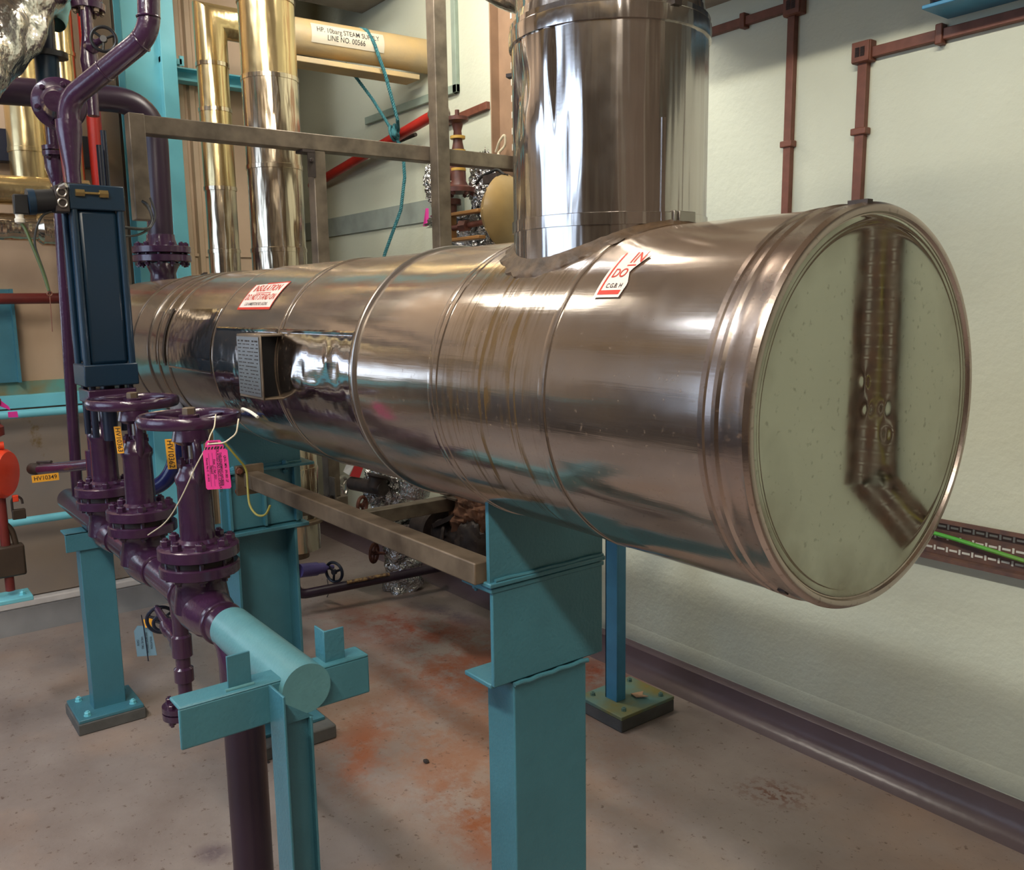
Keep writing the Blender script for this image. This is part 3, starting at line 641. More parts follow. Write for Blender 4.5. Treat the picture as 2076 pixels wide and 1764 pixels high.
# conduits on the right wall
def conduit(name, label, segs, boxes, clips, vents=False):
    x0 = segs[0][0]; t = thing(name, label, 'conduit', (x0[0], 2.5, min(s[k][2] if len(s[k]) > 2 else s[k][1] for s in segs for k in (0, 1))))
    for (a, b, wd) in segs:
        a = Vector((a[0], 2.489, a[1])); b = Vector((b[0], 2.489, b[1])); d = (b-a); n = d.normalized().cross(Vector((0, 1, 0)))
        part('channel', MB().obox((a+b)/2, d/2, n*wd/2, (0, .011, 0)), brownc, t, bevel=.002)
    for x, z, s_ in boxes:
        bx = part('junction_box', MB().box((x-s_, 2.468, z-s_), (x+s_, 2.5, z+s_)), brownc, t, bevel=.003)
        part('cover', MB().box((x-s_*.92, 2.462, z-s_*.95), (x+s_*.92, 2.468, z+s_*.95)), brownc, bx, bevel=.002)
        lv = MB()
        for q in range(9): lv.box((x-s_*.5, 2.459, z-s_*.45+q*s_*.1), (x-s_*.05, 2.462, z-s_*.41+q*s_*.1)).box((x+s_*.05, 2.459, z-s_*.45+q*s_*.1), (x+s_*.5, 2.462, z-s_*.41+q*s_*.1))
        part('embossed_ribs', lv, dark_iron, bx, smooth=0)
    for x, z, hor, wd in clips:
        m_ = MB().box((x-.010, 2.470, z-wd), (x+.010, 2.5, z+wd)) if hor else MB().box((x-wd, 2.470, z-.010), (x+wd, 2.5, z+.010))
        part('clip', m_, brownc, t, bevel=.003)
    return t
conduit('brown_conduit', 'brown square conduit dropping down the wall just right of the steel duct', [((-1.775, 2.40), (-1.780, 1.55), .027), ((-2.6, 2.415), (-1.78, 2.413), .027)], [(-1.766, 2.412, .032)], [(-1.777, 1.993, False, .022), (-1.962, 2.414, True, .024)])
conduit('brown_conduit', 'brown square conduit running from a box right along the upper wall', [((-1.523, 2.20), (-1.528, 1.55), .030), ((-1.50, 2.211), (-.6, 2.213), .030)], [(-1.522, 2.216, .030)], [(-1.524, 1.992, False, .025), (-1.294, 2.212, True, .027)])
conduit('brown_conduit', 'thin brown conduit running level on the wall behind the duct', [((-3.9, 2.385), (-3.42, 2.41), .035)], [], [])
t = thing('blue_steel_box', 'corner of a dark blue steel box at the top right of the wall', 'box', (-.9, 2.5, 2.252))
part('casing', MB().box((-1.285, 2.40, 2.262), (-.4, 2.5, 2.49)), navy, t, bevel=.003)
part('bottom_flange', MB().box((-1.285, 2.36, 2.252), (-.4, 2.5, 2.262)), blue_strut, t, bevel=.002)
part('knob', MB().lathe((-1.25, 2.40, 2.285), (0, -1, 0), [(0, .028), (.01, .03), (.03, .02), (.034, .01)], 24), ink, t)

# cable tray with slots: level run, 45 degree bend and vertical run beyond the frame (seen in the end plate)
tray_m = mat('rust_brown_tray', (86, 66, 62), .5, rgb2=(110, 80, 66), scale=30)
slot_m = mat('wall_seen_through_slot', (206, 206, 196), .6, var=.02)
t = thing('cable_tray', 'rust brown slotted cable tray along the right wall below the conduits', 'cable tray', (-1.0, 2.5, .745))
def tray_run(a, b, wd):
    a = Vector((a[0], 2.49, a[1])); b = Vector((b[0], 2.49, b[1])); d = (b-a).normalized(); n = d.cross(Vector((0, 1, 0))); L_ = (b-a).length
    run = part('tray_length', MB().obox((a+b)/2, d*L_/2, n*wd/2, (0, .0015, 0)).obox((a+b)/2+n*wd/2+Vector((0, -.016, 0)), d*L_/2, n*.0015, (0, .018, 0)).obox((a+b)/2-n*wd/2+Vector((0, -.016, 0)), d*L_/2, n*.0015, (0, .018, 0))
         .obox((a+b)/2+n*(wd/2+.004)+Vector((0, -.034, 0)), d*L_/2, n*.006, (0, .0015, 0)).obox((a+b)/2-n*(wd/2+.004)+Vector((0, -.034, 0)), d*L_/2, n*.006, (0, .0015, 0)), tray_m, t)
    sl = MB(); k = .012; i = 0
    while k < L_-.012:
        for r_, (j, vert) in enumerate(((-.32, 0), (.02, 1), (.32, 0))):
            c = a+d*k+n*j*wd+Vector((0, -.0018, 0))
            sl.obox(c, d*.011, n*.003, (0, .0006, 0)); c2 = c+d*.018; sl.obox(c2+n*.0, d*.0028, n*.0075, (0, .0006, 0))
        k += .036
    part('slots', sl, slot_m, run, kind='stuff', smooth=0)
tray_run((-2.7, .805), (.02, .805), .105)
tray_run((.02, .80), (.182, .962), .105)
tray_run((.175, .925), (.175, 2.45), .125)
part('cable', MB().tube([(-2.7, 2.47, .80), (-1.35, 2.47, .825), (-1.2, 2.462, .82), (-.9, 2.46, .785), (-.5, 2.46, .765), (0, 2.47, .79)], .006, 10, bend=.08), greenw, t)
part('cable', MB().tube([(-.4, 2.478, .81), (0, 2.478, .82), (.12, 2.478, .91), (.165, 2.478, 1.1), (.168, 2.478, 2.4)], .0035, 10, bend=.08), ygwire, t)

# ================================================================== PURPLE HEADER
HY, HZ, HR = .635, .772, .046
hd = thing('purple_header_pipe', 'purple steam header pipe running under the three valves', 'pipe', (-2.9, HY, HZ))
part('pipe', MB().tube([(-3.70, HY, HZ), (-1.93, HY, HZ)], HR-.004, 32), purple, hd)
part('end_elbow', MB().lathe((-3.70, HY, HZ), (-1, 0, 0), [(0, HR-.004), (.015, .038), (.028, .024), (.034, .006)], 32), purple, hd)
for x in (-2.02, -2.235, -2.49, -2.72, -2.93, -3.15):
    part('weld_ring', MB().torus((x, HY, HZ), (1, 0, 0), HR-.003, .005, 36, 8), purple, hd)
for x, r_ in ((-2.105, .058), (-2.61, .055), (-3.035, .052)):
    part('valve_body', MB().lathe((x-.115, HY, HZ), (1, 0, 0), [(0, HR), (.02, HR+.004), (.05, r_), (.115, r_+.004), (.18, r_), (.21, HR+.004), (.23, HR)], 36), purple, hd)
part('elbow', MB().tube([(-2.00, HY, HZ), (-1.862, HY, HZ), (-1.862, HY, HZ-.16)], HR, 32, bend=.10, n=10), purple, hd)
part('elbow_ring', MB().torus((-1.965, HY, HZ), (1, 0, 0), HR, .006, 36, 8), purple, hd)
part('drop_pipe', MB().cyl((-1.862, HY, HZ-.14), (-1.862, HY, 0), HR-.001, seg=32), purple_pipe, hd)
part('dummy_leg', MB().cyl((-1.905, HY, HZ+.006), (-1.497, HY, HZ+.006), HR+.003, seg=48), teal_pale, hd, 'pale teal stub leg with a flat end')

def gate_valve(x, label, wheel, wr_, tops=1.0, tag=None):
    t = thing('gate_valve', label, 'valve', (x, HY, HZ))
    zf = .88
    part('neck', MB().lathe((x, HY, HZ), (0, 0, 1), [(0, .068), (.04, .062), (.07, .058), (.09, .062), (.10, .07)], 36), purple, t)
    fl = part('lower_flange', MB().lathe((x, HY, zf-.018), (0, 0, 1), [(0, .088), (.003, .094), (.025, .094), (.028, .090)], 48), purple, t)
    fu = part('upper_flange', MB().lathe((x, HY, zf+.025), (0, 0, 1), [(0, .090), (.003, .095), (.027, .095), (.030, .091), (.032, .05)], 48), purple, t)
    part('gasket', MB().cyl((x, HY, zf+.008), (x, HY, zf+.028), .075, seg=32), dark_iron, t)
    for k in range(8):
        a = PI/8+k*PI/4+.15; bolt(fu, (x+.074*math.cos(a), HY+.074*math.sin(a), zf+.056), (0, 0, 1), .0125, purple, two=.068)
    part('bonnet', MB().lathe((x, HY, zf+.05), (0, 0, 1), [(0, .052), (.012, .050), (.02, .041), (.15, .0395), (.16, .043), (.172, .043), (.185, .034), (.20, .030), (.205, .018)], 36), purple, t)
    zb = zf+.215
    part('gland', MB().lathe((x, HY, zb+.02), (0, 0, 1), [(0, .024), (.012, .024), (.014, .014), (.03, .012)], 20).box((x-.012, HY-.032, zb+.03), (x+.012, HY+.032, zb+.04)), purple, t)
    for s_ in (-1, 1):
        part('gland_bolt', MB().cyl((x, HY+s_*.024, zb+.0), (x, HY+s_*.024, zb+.055), .005, seg=10).lathe((x, HY+s_*.024, zb+.04), (0, 0, 1), [(0, .010), (.009, .010)], 6), purple, t)
        part('yoke_arm', MB().tube([(x+s_*.030, HY-s_*0, zb-.01), (x+s_*.042, HY, zb+.02), (x+s_*.042, HY, zb+.08), (x+s_*.026, HY, zb+.11)], .011, 12, bend=.02), purple, t)
    part('stem', MB().cyl((x, HY, zb), (x, HY, zb+.155), .0085, seg=16), bare, t)
    part('yoke_top', MB().lathe((x, HY, zb+.085), (0, 0, 1), [(0, .030), (.01, .044), (.045, .036), (.05, .022)], 28), purple, t)
    if wheel:
        zw = 1.240; hw = part('handwheel', MB().torus((x, HY, zw), (0, 0, 1), wr_-.007, .0075, 64, 12, 1.9), purple, t)
        sp_ = MB()
        for k in range(4):
            a = k*PI/2+.5; c, s__ = math.cos(a), math.sin(a)
            sp_.prism([(x+c*.018-s__*.013, HY+s__*.018+c*.013, zw-.010), (x+c*.018+s__*.013, HY+s__*.018-c*.013, zw-.010), (x+c*(wr_-.012)+s__*.007, HY+s__*(wr_-.012)-c*.007, zw-.004), (x+c*(wr_-.012)-s__*.007, HY+s__*(wr_-.012)+c*.007, zw-.004)], (0, 0, .008))
        part('spokes', sp_, purple, hw)
        part('hub', MB().lathe((x, HY, zw-.02), (0, 0, 1), [(0, .022), (.03, .024), (.032, .018)], 24), purple, hw)
        part('hub_nut', MB().lathe((x, HY, zw+.012), (0, 0, 1), [(0, .016), (.014, .016), (.016, .013)], 6), galv_rust, hw)
    return t
V1 = gate_valve(-2.105, 'nearest purple gate valve with handwheel and hanging pink tag', True, .118)
V2 = gate_valve(-2.615, 'middle purple gate valve with handwheel on the purple header', True, .124)
V3 = gate_valve(-3.035, 'farthest purple valve under the dark blue actuator', False, 0)
def label_plate(parent, TLp, U_, Vd, w_, h_, body, size, m=yellow, rot=False, name='tag_label', cond=1.):
    U_ = Vector(U_).normalized(); Vd = Vector(Vd).normalized(); n = U_.cross(-Vd).normalized(); TLp = Vector(TLp)
    o = part(name, MB().prism([TLp, TLp+U_*w_, TLp+U_*w_+Vd*h_, TLp+Vd*h_], -n*.0012), m, parent, smooth=0)
    c = TLp+U_*w_/2+Vd*h_/2+n*.0006
    if rot: lettering(body, c, Vd, U_, size, blackink, o, cond)
    else: lettering(body, c, U_, -Vd, size, blackink, o, cond)
    return o
CU = (.604, .797, 0)
label_plate(V1, (-2.175, .594, 1.187), (.5, .85, .02), (.01, .03, -1), .021, .074, 'HV10362', .019, rot=True, cond=.95)
label_plate(V2, (-2.585, .572, 1.178), (.5, .85, .02), (.03, .05, -1), .018, .076, 'HV10363', .018, rot=True)

# pink tag and strings
pt = thing('pink_isolation_tag', 'bright pink printed tag hanging from the nearest purple handwheel', 'tag', (-1.93, .60, 1.09))
TL = Vector((-1.932, .606, 1.192)); UU = Vector((.60, .80, .04)).normalized(); VV = Vector((.03, .02, -1)).normalized(); NN = UU.cross(-VV).normalized()
def P(u, v, k=0): return TL+UU*u+VV*v+NN*k
tagp = [(.008, -.012), (.012, -.018), (.040, -.018), (.046, -.010), (.048, 0), (.055, .006), (.056, .088), (.053, .092), (.003, .092), (0, .088), (0, .006), (.006, 0)]
card = part('card', MB().prism([P(u, v) for u, v in tagp], -NN*.001), pink, pt)
hz = MB()
for i in range(7): u0 = .005+i*.0068; hz.prism([P(u0, .002, .0004), P(u0+.0035, .002, .0004), P(u0+.0065, -.004, .0004), P(u0+.003, -.004, .0004)], NN*.0003)
part('hazard_stripes', hz, blackink, card, smooth=0)
part('header_print', MB().prism([P(.016, -.015, .0004), P(.036, -.015, .0004), P(.036, -.008, .0004), P(.016, -.008, .0004)], NN*.0003), mat('dark_magenta_print', (120, 30, 70), .6), card, smooth=0)
for u, s_, tx in ((.048, .0075, 'QUL/ MN  09-082 27'), (.0385, .0065, 'THIS EQUIPMENT HAS BEEN'), (.0325, .0085, 'ISOLATED DO NOT OPERATE'), (.0235, .0065, 'Date  17 Apr 2021'), (.0165, .008, 'Signed'), (.0075, .0065, 'Permit No C  10 14 8')):
    lettering(tx, P(u, .047, .0006), VV, UU, s_, blackink, card, .92)
rl = MB()
for u in (.036, .029, .020, .012): rl.prism([P(u, .010, .0004), P(u+.0006, .010, .0004), P(u+.0006, .085, .0004), P(u, .085, .0004)], NN*.0002)
part('ruled_lines', rl, mat('violet_print', (110, 40, 110), .6), card, smooth=0)
part('string', MB().tube([(-2.005, .665, 1.250), (-1.975, .655, 1.262), (-1.945, .64, 1.235), (-1.93, .625, 1.222), (-1.925, .617, 1.205)], .0015, 8, bend=.01), cream_wire, pt)
part('string', MB().tube([(-1.90, .68, 1.255), (-1.885, .672, 1.245), (-1.885, .668, 1.225), (-1.90, .645, 1.205), (-1.925, .617, 1.203)], .0018, 8, bend=.01), cream_wire, pt)
part('string', MB().tube([(-1.925, .617, 1.203), (-1.955, .595, 1.15), (-1.99, .575, 1.085), (-2.06, .555, 1.01), (-2.159, .534, .962)], .0015, 8, bend=.05), cream_wire, pt)
part('loop', MB().tube([(-1.98, .72, 1.262), (-1.93, .70, 1.275), (-1.88, .70, 1.272), (-1.85, .705, 1.262)], .0035, 8, bend=.02), white, pt)

# drain leg below header
t = thing('drain_leg', 'thin purple drain leg with flanges hanging under the header', 'pipe', (-2.31, .625, .41))
part('pipe', MB().lathe((-2.30, .632, .745), (0, 0, -1), [(0, .024), (.05, .022), (.06, .020), (.10, .020), (.105, .026), (.16, .026), (.165, .019), (.19, .019), (.195, .025), (.23, .025), (.235, .018), (.31, .018), (.315, .022)], 24), purple, t, smooth=28)
fl = part('flange', MB().lathe((-2.325, .622, .442), (0, 0, -1), [(0, .046), (.014, .046)], 32).lathe((-2.325, .622, .424), (0, 0, -1), [(0, .046), (.016, .046)], 32), purple, t)
for k in range(4): a = k*PI/2+.6; bolt(fl, (-2.325+.034*math.cos(a), .622+.034*math.sin(a), .442), (0, 0, 1), .010, purple, two=.034)
dv = thing('small_drain_valve', 'small purple drain valve with round handwheel and pale blue card', 'valve', (-2.48, .65, .60))
part('body', MB().lathe((-2.325, .635, .600), (-.97, .06, .1), [(0, .022), (.03, .022), (.04, .018), (.10, .018), (.11, .022), (.15, .022), (.16, .012), (.28, .010)], 24), purple, dv)
hwc = Vector((-2.60, .652, .594)); ax = Vector((-.97, .06, .1)).normalized()
def small_wheel(par, c, ax, R, m, r=.0055, nsp=3, name='handwheel'):
    x, y_, z = basis(ax); mb = MB().torus(c, ax, R, r, 36, 8)
    for k in range(nsp):
        a = 2*PI*k/nsp+.4; d = x*math.cos(a)+y_*math.sin(a); mb.tube([Vector(c)+d*R*.2, Vector(c)+d*R], r*.8, 8)
    mb.lathe(Vector(c)-z*.008, z, [(0, R*.28), (.016, R*.28)], 14)
    return part(name, mb, m, par)
small_wheel(dv, (-2.592, .660, .594), (-.9, .35, .1), .040, ink, .0055)
small_wheel(dv, (-2.555, .652, .596), (-.9, .35, .1), .024, ink, .005)
bt = part('card', MB().prism([(-2.685, .603, .545), (-2.678, .612, .562), (-2.66, .632, .562), (-2.648, .645, .550), (-2.642, .652, .470), (-2.68, .605, .466)], (.0006, -.0006, 0)), bluecard, dv)
for k, tx in enumerate(('ISOLATION', 'DO NOT OPERATE', 'VALVE TAG', 'DATE')):
    q = .15+k*.22; b0 = Vector((-2.683, .6005, .51)).lerp(Vector((-2.645, .6480, .51)), 1-q)+Vector((.0012, -.0012, 0)); lettering(tx, b0, (0, 0, -1), (.62, .78, 0), .0085, blackink, bt, .9)
part('zip_tie', MB().tube([(-2.655, .620, .60), (-2.66, .625, .56), (-2.655, .627, .50), (-2.65, .628, .455)], .0016, 8), ink, dv)
part('orange_label', MB().prism([(-2.655, .625, .585), (-2.64, .65, .59), (-2.635, .652, .565), (-2.65, .628, .56)], (.0008, -.0008, 0)), yellow, dv)

# foreground teal pipe stand
t = thing('teal_pipe_stand', 'nearest teal angle iron stand cradling the pale pipe stub', 'steel stand', (-1.49, .6, 0))
part('cross_bar', MB().box((-1.572, .402, .797), (-1.515, .778, .804)).box((-1.522, .402, .722), (-1.515, .778, .800)), teal_bar, t, bevel=.0035)
part('lug', MB().box((-1.535, .497, .803), (-1.530, .541, .868)), teal, t, bevel=.001)
part('lug', MB().box((-1.535, .690, .803), (-1.530, .733, .868)).box((-1.575, .690, .803), (-1.535, .694, .868)), teal, t, bevel=.001)
part('weld_bead', MB().tube([(-1.527, .490+i*.009, .805) for i in range(7)], .0035, 8), teal_pale, t)
part('post', MB().box((-1.515, .566, .0), (-1.445, .571, .80)).box((-1.512, .571, .0), (-1.506, .640, .722)).box((-1.515, .636, 0), (-1.49, .641, .722)), teal, t, bevel=.0015)
part('gusset', MB().prism([(-1.5, .571, .72), (-1.5, .571, .775), (-1.5, .645, .72)], (.004, 0, 0)), teal, t)

# far stand of the header
t = thing('teal_pipe_stand', 'farther teal post holding the left end of the purple header', 'steel stand', (-3.37, .635, 0))
part('head_angle', MB().box((-3.40, .545, .716), (-3.32, .80, .724)).box((-3.326, .545, .655), (-3.32, .80, .724)), teal, t, bevel=.0025)
part('post', MB().box((-3.40, .590, .05), (-3.332, .70, .70)), teal, t, bevel=.002)
part('base_plate', MB().box((-3.480, .525, .042), (-3.262, .745, .054)), teal, t, bevel=.002)
part('grout_pad', MB().box((-3.485, .52, 0), (-3.258, .75, .042)), plinth_m, t, bevel=.004)
for x, y_ in ((-3.295, .56), (-3.295, .715), (-3.445, .56), (-3.445, .715)): bolt(t, (x, y_, .054), (0, 0, 1), .011, cyan)

# ================================================================== ACTUATOR
AX, AY = -2.955, .645
t = thing('valve_actuator', 'tall dark blue square pneumatic cylinder standing over the farthest valve', 'actuator', (AX, AY, 1.27))
hs = .078
part('bottom_cap', MB().box((AX-hs, AY-hs, 1.268), (AX+hs, AY+hs, 1.335)), navy, t, bevel=.004)
part('top_cap', MB().box((AX-hs, AY-hs, 1.795), (AX+hs, AY+hs, 1.868)), navy, t, bevel=.004)
part('barrel', MB().box((AX-.068, AY-.058, 1.33), (AX+.066, AY+.058, 1.80)), navy, t, bevel=.015)
for sx in (-1, 1):
    for s_ in (-1, 1): part('tie_rod', MB().cyl((AX+sx*.064, AY+s_*.0645, 1.33), (AX+sx*.064, AY+s_*.0645, 1.80), .0105, seg=16), navy, t)
part('adaptor_plate', MB().box((AX-.07, AY-.07, 1.215), (AX+.07, AY+.07, 1.258)), purple, t, bevel=.004)
for sx in (-1, 1):
    for s_ in (-1, 1):
        part('pillar', MB().cyl((AX+sx*.055, AY+s_*.055, 1.11), (AX+sx*.055, AY+s_*.055, 1.27), .010, seg=14), ink, t)
part('coupling', MB().cyl((AX, AY, 1.09), (AX, AY, 1.27), .022, seg=20), ink, t)
part('top_bracket', MB().box((AX-.05, AY-.08, 1.868), (AX+.03, AY-.01, 1.876)).box((AX-.05, AY-.085, 1.86), (AX+.03, AY-.078, 1.876)), dark_iron, t)
part('fitting', MB().tube([(AX+.082, AY-.05, 1.842), (AX+.085, AY+.02, 1.842)], .004, 10).cyl((AX+.08, AY-.06, 1.842), (AX+.08, AY-.035, 1.842), .011, seg=6).cyl((AX+.08, AY+.005, 1.842), (AX+.08, AY+.03, 1.842), .012, seg=6), brass, t)
for dx, dy in ((.0, .062), (.03, .04)):
    part('stud', MB().cyl((AX+dx-.05, AY+dy, 1.868), (AX+dx-.05, AY+dy, 2.0 if dx else 2.05), .009, seg=12), ink, t)
# solenoid valve with plug and cable
t = thing('solenoid_valve', 'black solenoid valve on the left of the blue cylinder', 'solenoid', (-2.9, .5, 1.80))
part('valve_block', MB().box((-2.93, .530, 1.785), (-2.87, .567, 1.86)), dark_iron, t, bevel=.003)
part('coil', MB().cyl((-2.90, .478, 1.812), (-2.90, .532, 1.818), .034, seg=28), black, t, bevel=.002)
part('coil_end', MB().cyl((-2.90, .462, 1.811), (-2.90, .480, 1.812), .037, seg=28), navy, t)
part('plug', MB().box((-2.915, .425, 1.775), (-2.885, .463, 1.83)), black, t, bevel=.003)
part('gland', MB().lathe((-2.90, .438, 1.778), (0, 0, -1), [(0, .011), (.014, .011), (.016, .014), (.026, .013), (.03, .006)], 16), white, t)
part('fittings', MB().torus((-2.868, .548, 1.81), (1, 0, 0), .012, .003, 20, 8).torus((-2.868, .548, 1.84), (1, 0, 0), .012, .003, 20, 8).cyl((-2.88, .54, 1.85), (-2.86, .56, 1.86), .008, seg=6), bare, t)
c = single('green_cable', 'dark green cable hanging from the solenoid plug', 'cable', MB().tube([(-2.90, .438, 1.755), (-2.89, .448, 1.735), (-2.866, .46, 1.68), (-2.84, .475, 1.61), (-2.822, .483, 1.555)], .0045, 10, bend=.02), mat('dark_green_cable', (60, 78, 40), .5))
single('black_cable', 'black cable looping from the solenoid and joining the green one', 'cable', MB().tube([(-2.885, .52, 1.785), (-2.88, .495, 1.775), (-2.875, .475, 1.74), (-2.868, .463, 1.69), (-2.84, .480, 1.60), (-2.822, .485, 1.55)], .0032, 10, bend=.03), rubber)
single('hanging_wire', 'thin bare wire hanging below the taped cable end', 'wire', MB().tube([(-2.822, .484, 1.55), (-2.815, .482, 1.50), (-2.812, .480, 1.44)], .0012, 8).torus((-2.822, .484, 1.548), (1, 0, 0), .006, .0025, 16, 8), brownc)
t = thing('air_hose', 'two black hoses from the blue cylinder to the steel post', 'hose', (-3.02, .78, 1.75))
part('hose', MB().tube([(-2.955, .722, 1.755), (-3.02, .80, 1.755), (-3.09, .846, 1.765), (-3.12, .87, 1.80), (-3.14, .86, 1.85), (-3.16, .85, 1.86)], .005, 10, bend=.04), rubber, t)
part('hose', MB().tube([(-2.955, .722, 1.725), (-3.02, .79, 1.735), (-3.09, .850, 1.765), (-3.115, .88, 1.81), (-3.14, .87, 1.87)], .0035, 10, bend=.04), rubber, t)

# tall thin riser beside the actuator with fittings
t = thing('purple_riser', 'tall thin purple riser behind the blue cylinder', 'pipe', (-3.47, .64, .78))
part('pipe', MB().cyl((-3.555, .64, .80), (-3.385, .64, 2.02), .020, seg=20), purple, t)
fl = part('flange', MB().lathe((-3.385, .64, 2.02), (0, 0, 1), [(0, .042), (.014, .042)], 28).lathe((-3.385, .64, 2.038), (0, 0, 1), [(0, .042), (.014, .042)], 28).cyl((-3.385, .64, 2.05), (-3.385, .64, 2.12), .026), purple, t)
for k in range(4): a = k*PI/2+.5; bolt(fl, (-3.385+.031*math.cos(a), .64+.031*math.sin(a), 2.034), (0, 0, 1), .008, purple, two=.018)
part('reducer', MB().lathe((-3.40, .64, 1.93), (0, 0, 1), [(0, .021), (.05, .036), (.09, .036)], 24), purple, t)
t = thing('small_purple_branch', 'thin purple branch with tee and small valve reaching left', 'pipe', (-3.3, .6, .92))
part('riser', MB().lathe((-3.19, .635, .84), (0, 0, 1), [(0, .016), (.10, .016), (.10, .026), (.19, .026), (.19, .016), (.42, .016)], 20), purple, t, smooth=28)
part('branch', MB().cyl((-3.19, .635, .982), (-3.55, .525, .925), .019, seg=20), purple, t)
part('lever_valve', MB().lathe((-3.56, .522, .925), (-.95, -.3, -.05), [(0, .015), (.02, .022), (.05, .022), (.07, .012)], 18).tube([(-3.57, .52, .95), (-3.52, .535, .955), (-3.47, .55, .962)], .005, 8), dark_iron, t)
label_plate(t, (-3.385, .470, .934), (.15, .99, .02), (0, .03, -1), .084, .026, 'HV10349', .021, cond=.9)

# upper purple / dark blue pipework over the actuator
t = thing('purple_elbow_pipe', 'glossy dark purple pipe dropping from above then bending down left', 'pipe', (-2.95, .6, 1.88))
part('pipe', MB().tube([(-2.778, .820, 2.62), (-2.757, .796, 2.287), (-2.958, .604, 2.118), (-2.955, .600, 2.02)], .031, 28, bend=.055, n=8), purple, t)
part('weld_ring', MB().torus((-2.776, .778, 2.271), (.77, .73, .62), .031, .003, 28, 8), purple, t)
part('weld_ring', MB().torus((-2.758, .797, 2.335), (0, 0, 1), .031, .003, 28, 8), purple, t)
part('weld_ring', MB().torus((-2.865, .692, 2.196), (.77, .73, .62), .031, .003, 28, 8), purple, t)
part('reducer', MB().lathe((-2.955, .600, 2.06), (0, 0, -1), [(0, .036), (.03, .036), (.14, .022), (.19, .022)], 28), purple, t)
part('support_rod', MB().cyl((-2.975, .585, 2.06), (-2.985, .595, 1.87), .016, seg=14), redox, t)
t = thing('purple_flanged_valve', 'round dark purple flanged body behind the bent pipe', 'valve', (-3.15, .62, 2.06))
fx, fy, fz = -3.12, .612, 2.138
fl = part('flange', MB().lathe((fx, fy, fz), (.85, -.25, -.12), [(-.02, .078), (-.004, .080), (0, .078)], 48).lathe((fx, fy, fz), (.85, -.25, -.12), [(.004, .076), (.018, .078), (.022, .074), (.03, .05), (.08, .045), (.12, .03)], 48), purple, t)
xx, yy_, zz_ = basis((.85, -.25, -.12))
for k in range(6): a = k*PI/3+.2; bolt(fl, Vector((fx, fy, fz))+(xx*math.cos(a)+yy_*math.sin(a))*.060+zz_*.022, zz_, .009, purple)
part('body', MB().blob((fx-.06, fy+.01, fz), (.07, .055, .06), 0, 1), purple, t)
t = thing('blue_stub_pipe', 'dark blue vertical pipe stub with a black oval plate', 'pipe', (-3.37, .635, 2.2))
part('lower_pipe', MB().cyl((-3.385, .635, 2.18), (-3.368, .635, 2.34), .037, seg=28), navy, t)
part('upper_pipe', MB().cyl((-3.368, .635, 2.34), (-3.366, .637, 2.46), .030, seg=28), ink, t)
part('oval_plate', MB().prism([(-3.368+.05*math.cos(a)*1.0, .635+.066*math.sin(a), 2.335) for a in [2*PI*k/28 for k in range(28)]], (0, 0, .018)), black, t)
part('port', MB().cyl((-3.34, .625, 2.24), (-3.325, .62, 2.24), .014, seg=16), black, t)
t = thing('purple_globe_valve', 'small dark purple globe valve with black handwheel at the top left', 'valve', (-3.33, .76, 2.2))
part('pipe', MB().lathe((-3.31, .752, 2.15), (-.035, .02, 1), [(0, .019), (.12, .019), (.13, .026), (.18, .030), (.24, .022), (.26, .019), (.36, .019)], 20), purple, t, smooth=30)
fl = part('flange', MB().lathe((-3.345, .772, 2.50), (-.035, .02, 1), [(0, .052), (.02, .054), (.024, .05)], 28).cyl((-3.345, .772, 2.52), (-3.36, .78, 2.7), .045), purple, t)
for k in range(6): a = k*PI/3+.4; bolt(fl, (-3.345+.04*math.cos(a), .772+.04*math.sin(a), 2.50), (0, 0, -1), .009, galv_rust)
part('bonnet', MB().lathe((-3.335, .755, 2.37), (.85, .15, .05), [(0, .02), (.03, .024), (.05, .024), (.06, .012), (.13, .010)], 18), purple, t)
small_wheel(t, (-3.20, .778, 2.376), (.85, -.35, .0), .038, black, .0055, 3)

# purple nozzle riser at the far end of the tank
NX = -3.79
t = thing('purple_nozzle_riser', 'dark purple flanged riser on the far end of the tank turning left', 'pipe', (NX, TY, 1.60))
part('nozzle', MB().lathe((NX, TY, 1.585), (0, 0, 1), [(0, .066), (.03, .052), (.06, .05), (.09, .062), (.10, .07)], 32), purple, t)
f1 = part('flange', MB().lathe((NX, TY, 1.690), (0, 0, 1), [(0, .108), (.003, .114), (.026, .114), (.029, .108)], 56), purple, t)
f2 = part('flange', MB().lathe((NX, TY, 1.725), (0, 0, 1), [(0, .108), (.003, .114), (.026, .114), (.029, .108)], 56), purple, t)
part('gasket', MB().cyl((NX, TY, 1.71), (NX, TY, 1.73), .09, seg=32), dark_iron, t)
for k in range(12):
    a = k*PI/6+.13; bolt(f2, (NX+.095*math.cos(a), TY+.095*math.sin(a), 1.753), (0, 0, 1), .011, purple, two=.065)
part('collar', MB().lathe((NX, TY, 1.752), (0, 0, 1), [(0, .065), (.03, .056), (.05, .054)], 32), purple, t)
part('riser', MB().tube([(NX, TY, 1.78), (NX, TY+.01, 2.325), (NX+.05, -.6, 2.24)], .050, 32, bend=.17, n=12), purple_pipe, t)

